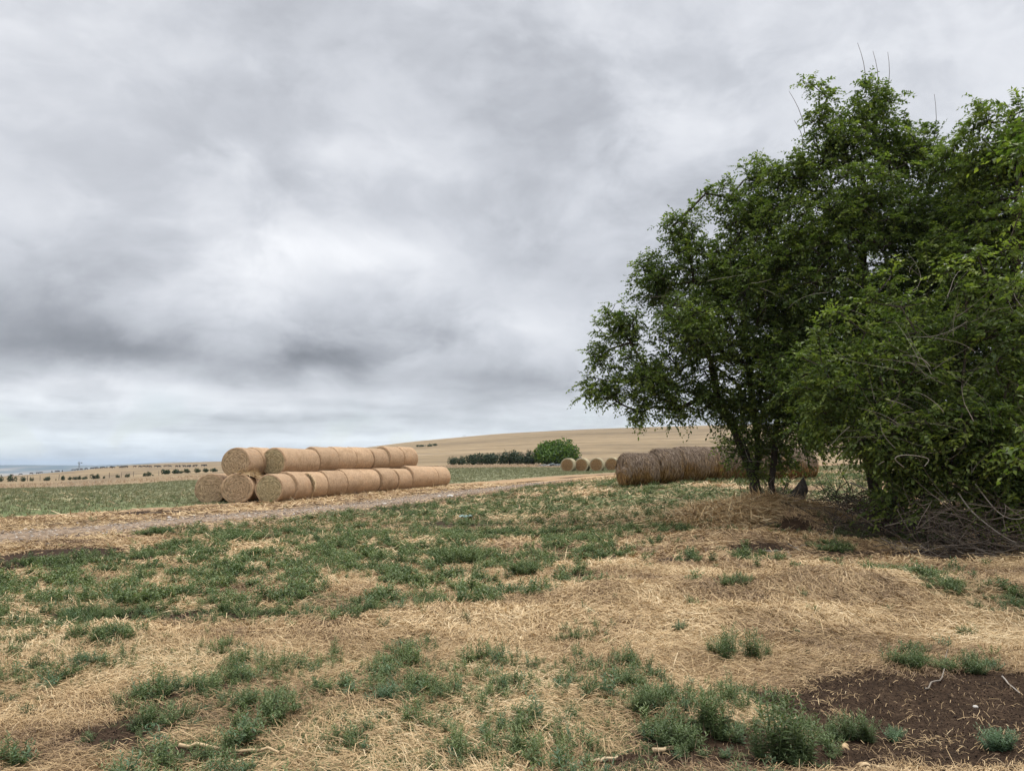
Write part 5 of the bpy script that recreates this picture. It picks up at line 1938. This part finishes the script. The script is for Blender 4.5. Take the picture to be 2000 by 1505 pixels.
def ground_stick(name, label, cat, pxs, r0, r1, mat, seed, lift=.02, tint=.6, forks=0, arch=0, group=None):
    rg = np.random.default_rng(seed)
    pts = []
    for px, py in pxs:
        g = ground_at(px, py)
        pts.append(np.array([g[0], g[1], float(H(g[0], g[1])) + lift]))
    P = []
    for a, b in zip(pts[:-1], pts[1:]):
        for s_ in range(5):
            P.append(a + (b - a) * s_ / 5)
    P.append(pts[-1])
    P = np.array(P)
    P[1:-1] += rg.normal(0, .010, (len(P) - 2, 3)) * (r0 / .01) ** .5
    P[:, 2] = np.maximum(P[:, 2] + arch * np.sin(np.linspace(0, math.pi, len(P))), H(P[:, 0], P[:, 1]) + r0 * .8)
    base = P[0].copy()
    tb = Tubes()
    tb.add(P - base, np.linspace(r0, r1, len(P)), 8, tint)
    for k in range(forks):
        i = rg.integers(1, len(P) - 1)
        d = norm(P[min(i + 1, len(P) - 1)] - P[i] + rg.normal(0, .6, 3) * np.linalg.norm(P[1] - P[0]))
        ln = rg.uniform(.2, .45) * np.linalg.norm(P[-1] - P[0])
        q = np.array([P[i] + d * ln * f_ + np.array([0, 0, .04 * f_]) for f_ in np.linspace(0, 1, 5)])
        q[:, 2] = np.maximum(q[:, 2], H(q[:, 0], q[:, 1]) + .01)
        tb.add(q - base, np.linspace(r0 * .6, r1 * .5, 5), 5, tint)
    o = tb.build(name, mat)
    o.location = base
    tag(o, label, cat, group)
    return o


ground_stick("corn_stalk", "long dry corn stalk lying across the front green patch", "stalk", [(695, 1440), (790, 1425), (868, 1400)], .011, .007, M_STALK, 1, tint=.55)
ground_stick("corn_stalk", "dry corn stalk lying flat at the lower left centre", "stalk", [(350, 1455), (450, 1462), (545, 1470)], .012, .008, M_STALK, 2, tint=.7)
ground_stick("corn_stalk", "yellow corn stalk fragment near the bottom centre", "stalk", [(1275, 1472), (1340, 1462)], .013, .012, M_STALK, 3, tint=.8)
ground_stick("corn_stalk", "bent corn stalk running off the bottom edge", "stalk", [(1098, 1503), (1150, 1496), (1205, 1486)], .012, .008, M_STALK, 4, tint=.9)
ground_stick("corn_stalk", "slim corn stalk pointing up right beside the front weeds", "stalk", [(880, 1490), (940, 1450), (985, 1412)], .009, .005, M_STALK, 5, tint=.6)
ground_stick("twig", "bent pale twig lying on dark soil at the right", "twig", [(1806, 1350), (1842, 1328), (1852, 1275)], .006, .003, M_TWIG, 6, tint=.7, lift=.03)
ground_stick("twig", "straight pale stick at the right edge by the soil", "twig", [(1958, 1327), (1992, 1352)], .006, .004, M_TWIG, 7, tint=.9)
ground_stick("branch", "forked dead branch lying on straw below the tree mound", "branch", [(1490, 1078), (1535, 1080), (1552, 1088)], .020, .010, M_TWIG, 8, tint=.7, forks=3)
ground_stick("branch", "thin dead branch slanting across the straw under the tree", "branch", [(1535, 1060), (1562, 1078)], .014, .008, M_TWIG, 9, tint=.8, forks=1)
ground_stick("branch", "long bare pole lying from the log toward the thicket", "branch", [(1538, 972), (1572, 988), (1650, 1001), (1700, 1000)], .022, .012, M_TWIG, 10, tint=.75, lift=.08)


def husk(label, px, py, L, az_, seed, tint):
    rg = np.random.default_rng(seed)
    g = ground_at(px, py)
    tbv, tq, off = [], [], 0
    for k in range(6):
        a = az_ + rg.normal(0, .22)
        ll = L * rg.uniform(.6, 1)
        w = L * .08
        for s_ in range(6):
            f_ = s_ / 5
            c = np.array([math.cos(a), math.sin(a), 0]) * ll * f_ + np.array([0, 0, .008 + .018 * math.sin(f_ * 3.1) + .005 * k])
            sd = np.array([-math.sin(a), math.cos(a), 0]) * w * math.sin(math.pi * (.12 + .86 * f_))
            tbv += [c - sd, c + np.array([0, 0, .012]), c + sd]
        for s_ in range(5):
            b = off + s_ * 3
            tq += [(b, b + 1, b + 4, b + 3), (b + 1, b + 2, b + 5, b + 4)]
        off += 18
    o = np_mesh("corn_husk", np.array(tbv), np.array(tq), M_STALK, None, {'tint': np.clip(np.repeat(rg.normal(tint, .1, 6), 18), 0, 1)}, smooth=True)
    o.location = (g[0], g[1], float(H(g[0], g[1])))
    tag(o, label, "husk")


husk("papery dry corn husk left of the dark soil", 1408, 1412, .17, 5.6, 1, .35)
husk("small pale husk among the front weeds", 1096, 1420, .09, .7, 2, .5)
husk("dry husk flake at the bottom right on soil", 1640, 1465, .08, .2, 3, .6)
husk("white husk scrap at the bottom edge right of centre", 1700, 1500, .10, 3.4, 4, .6)


def stone(label, px, py, r_, seed, c=(.5, .47, .43)):
    rg = np.random.default_rng(seed)
    g = ground_at(px, py)
    bm = bmesh.new()
    bmesh.ops.create_icosphere(bm, subdivisions=3, radius=r_)
    for v in bm.verts:
        n_ = v.co.normalized()
        v.co = v.co * (1 + .35 * (float(fbm(np.array(n_.x * 2 + seed), np.array(n_.y * 2 + n_.z * 1.7), seed, 3)) - .5))
        v.co.z *= .62
    o = bm_obj("stone", bm, STONE_M, None)
    o.location = (g[0], g[1], float(H(g[0], g[1])) + r_ * .3)
    o.rotation_euler = (0, 0, rg.uniform(0, 6))
    tag(o, label, "stone", "pale stones by the track")


STONE_M, nb_, out_ = new_mat("pale_limestone")
tc_ = nb_.n('ShaderNodeTexCoord')
principled(nb_, out_, nb_.mix(nb_.noise(tc_.outputs['Object'], 14, 4, .6), (.32, .29, .26), (.60, .57, .53)), .9, .2)
stone("largest pale stone on the near edge of the track", 879, 971, .17, 1)
stone("flat pale stone on the track edge left of the largest", 858, 970, .10, 2)
stone("pale stone on the track below the middle bales", 751, 985, .10, 3)
stone("small pale stone at the left part of the track", 330, 1012, .08, 4)
stone("small grey stone on the dark soil at the right", 1905, 1373, .018, 5)
# scrap of bluish plastic in the weeds
g = ground_at(910, 1016)
bm = bmesh.new()
bmesh.ops.create_grid(bm, x_segments=12, y_segments=8, size=.5)
for v in bm.verts:
    v.co.x *= .42
    v.co.y *= .30
    v.co.z = .07 + .16 * float(fbm(np.array(v.co.x * 6), np.array(v.co.y * 6), 3, 3)) - .25 * (v.co.x ** 2 + v.co.y ** 2)
PL, nb_, out_ = new_mat("bluish_plastic_sheet")
principled(nb_, out_, (.15, .22, .21), .6, .3)
o = bm_obj("plastic_sheet", bm, PL)
o.location = (g[0], g[1], float(H(g[0], g[1])))
sm = o.modifiers.new("thickness", 'SOLIDIFY')
sm.thickness = .006
tag(o, "crumpled bluish plastic sheet lying in the green weeds", "plastic sheet")

# stump / log beside the forked tree
def log_():
    g = on_ground(1548, 20.8)
    tb = Tubes()
    p0 = gp(1532, 985, 20.8)
    p0[2] = float(H(p0[0], p0[1])) + .02
    p1 = gp(1573, 945, 20.9)
    ax = p1 - p0
    rg = np.random.default_rng(4)
    k, n = 14, 9
    A = norm(np.cross(ax, [0, 1, .1]))
    B = norm(np.cross(ax, A))
    V = []
    for i in range(n):
        f_ = i / (n - 1)
        for j in range(k):
            a = j / k * 6.283
            r_ = (.25 - .09 * f_) * (1 + .35 * (float(vnoise(np.array(math.cos(a) * 2 + 3), np.array(math.sin(a) * 2 + f_ * 2), 5)) - .5))
            cut = 0.0 if i < n - 1 else .16 * math.cos(a + 1.0)
            V.append(p0 + ax * (f_ + cut) + (A * math.cos(a) + B * math.sin(a)) * r_ - p0)
    Q = [(i * k + j, i * k + (j + 1) % k, (i + 1) * k + (j + 1) % k, (i + 1) * k + j) for i in range(n - 1) for j in range(k)]
    V = np.array(V)
    V = np.vstack([V, V[-k:].mean(0)])
    T_ = [((n - 1) * k + j, (n - 1) * k + (j + 1) % k, len(V) - 1) for j in range(k)]
    m, nb, out = new_mat("grey_weathered_log")
    tc = nb.n('ShaderNodeTexCoord')
    n1 = nb.noise(nb.mapping(tc.outputs['Object'], scale=(14, 14, 4)), 1.0, 4, .6)
    principled(nb, out, nb.cramp(n1, [(.3, (.028, .023, .019)), (.7, (.10, .086, .074))]), .95, .1, n1, .7, .03)
    o = np_mesh("broken_log", V, [np.array(Q), np.array(T_)], m, smooth=True)
    fix_normals(o)
    o.location = p0
    tag(o, "broken grey log propped beside the forked trunk", "log")


log_()


def brush_pile(label, c_px, c_dep, wx, wy, h, n, seed, lens, rads, lean=(0, 0, 0), tint=(.1, .9)):
    rg = np.random.default_rng(seed)
    c = on_ground(c_px, c_dep)
    t = thing("brush_pile", label, "brush pile", c)
    tb = Tubes()
    for k in range(n):
        p = np.array([rg.normal(0, .5) * wx, rg.normal(0, .5) * wy, 0])
        p[2] = float(H(c[0] + p[0], c[1] + p[1])) - c[2] + rg.uniform(0, 1) ** 1.5 * h
        ln = rg.uniform(*lens)
        d = norm(np.array([rg.normal(0, 1), rg.normal(0, .6), rg.normal(.15, .4)]) + np.array(lean))
        curl = rg.normal(0, .5, 3)
        pts = []
        for s_ in range(8):
            pts.append(p.copy())
            p = p + d * ln / 7
            d = norm(d + curl * .12 + rg.normal(0, .06, 3))
        pts = np.array(pts)
        gz = H(c[0] + pts[:, 0], c[1] + pts[:, 1]) - c[2] + .01
        pts[:, 2] = np.maximum(pts[:, 2], gz)
        r_ = rg.uniform(*rads)
        tb.add(pts, np.linspace(r_, r_ * .35, 8), 5, float(rg.uniform(*tint)))
    tb.build("sticks", M_BRUSH, t)


brush_pile("tangle of dead grey stems spilling from the thicket at the right edge", 1900, 14.6, 1.7, .7, 1.0, 560, 21, (.5, 1.6), (.004, .011), (-.1, -.35, -.25), (.2, .85))
brush_pile("dark heap of dead brush below the middle of the thicket", 1740, 17.0, 1.9, 1.0, .85, 430, 22, (.5, 1.6), (.005, .016), tint=(.0, .6))
brush_pile("fallen dark branch fan between the log and the thicket", 1650, 20.5, .9, .6, .75, 170, 23, (.4, 1.3), (.006, .018), tint=(.0, .35))
brush_pile("tangle of roots and sticks round the forked trunk", 1492, 21.2, .75, .35, .5, 280, 24, (.3, .9), (.006, .016), (0, 0, .25), tint=(.0, .6))

# arching bare branches
def arch_branch(label, pts, r0, r1, tint, seed):
    P = np.array([gp(*q) for q in pts])
    Q = []
    n = len(P)
    for i in range(n - 1):
        p_1, p0, p1, p2 = P[max(i - 1, 0)], P[i], P[i + 1], P[min(i + 2, n - 1)]
        for s_ in range(6):
            t = s_ / 6
            Q.append(.5 * ((2 * p0) + (-p_1 + p1) * t + (2 * p_1 - 5 * p0 + 4 * p1 - p2) * t * t + (-p_1 + 3 * p0 - 3 * p1 + p2) * t ** 3))
    Q.append(P[-1])
    Q = np.array(Q)
    Q[:, 2] = np.maximum(Q[:, 2], H(Q[:, 0], Q[:, 1]) + .01)
    base = Q[0].copy()
    tb = Tubes()
    tb.add(Q - base, np.linspace(r0, r1, len(Q)), 7, tint)
    o = tb.build("bare_branch", M_TWIG)
    o.location = base
    tag(o, label, "branch", "bare branches arching low out of the thicket")


arch_branch("thick pale branch arching out of the thicket above the brush", [(1735, 985, 16), (1765, 945, 15.8), (1810, 933, 15.5), (1870, 931, 15.2)], .028, .014, .6, 1)
arch_branch("pale branch sagging in a low curve over the brush", [(1722, 970, 16), (1755, 985, 15.8), (1800, 980, 15.5), (1850, 958, 15.2)], .022, .010, .75, 2)
arch_branch("crooked pale branch reaching the straw left of the brush", [(1660, 942, 18), (1700, 958, 17.5), (1722, 975, 17), (1705, 995, 16.8), (1680, 1000, 16.6)], .020, .010, .7, 3)
arch_branch("long slanting grey stem at the lower right edge", [(1870, 960, 14.6), (1900, 1000, 14.2), (1950, 1040, 13.9), (1985, 1060, 13.8)], .016, .010, .75, 4)
arch_branch("grey stem bowing down to the right edge", [(1905, 945, 14.4), (1950, 1000, 14.1), (1990, 1013, 13.9), (2030, 990, 13.8)], .014, .008, .85, 5)
arch_branch("looped pale twig hanging before the dark leaves", [(1765, 912, 14.6), (1748, 895, 14.5), (1770, 888, 14.4), (1812, 895, 14.3), (1806, 910, 14.3)], .010, .006, 1.0, 6)

# loose straw heaped round the tree mound
for i, (px, dep, rx, ry, h, lb) in enumerate([(1395, 19.2, 1.5, .8, .22, "long straw mound running up to the forked trunk"), (1500, 20.0, 1.1, .6, .20, "straw heap directly below the forked trunk"), (1590, 19.5, .8, .5, .18, "straw heap beside the broken log")]):
    p = on_ground(px, dep)
    hay_heap("straw_mound", lb, p, rx, ry, h, 7000, 60 + i, lo=.2, hi=1.0, ln=(.12, .45), wd=(.009, .019))

# ================================================================ haze
hm, hnb, hout = new_mat("thin_air_haze")
pvn = hnb.n('ShaderNodeVolumePrincipled')
pvn.inputs['Color'].default_value = (.62, .78, 1.0, 1)
pvn.inputs['Density'].default_value = HAZE
pvn.inputs['Anisotropy'].default_value = 0.0
hnb.t.links.new(pvn.outputs[0], hout.inputs['Volume'])
bm = bmesh.new()
bmesh.ops.create_cube(bm, size=1, matrix=Matrix.Translation((0, 0, 4)) @ Matrix.Diagonal((19600, 19600, 150, 1)))
o = bm_obj("haze", bm, hm, None, False)
o['kind'] = 'stuff'
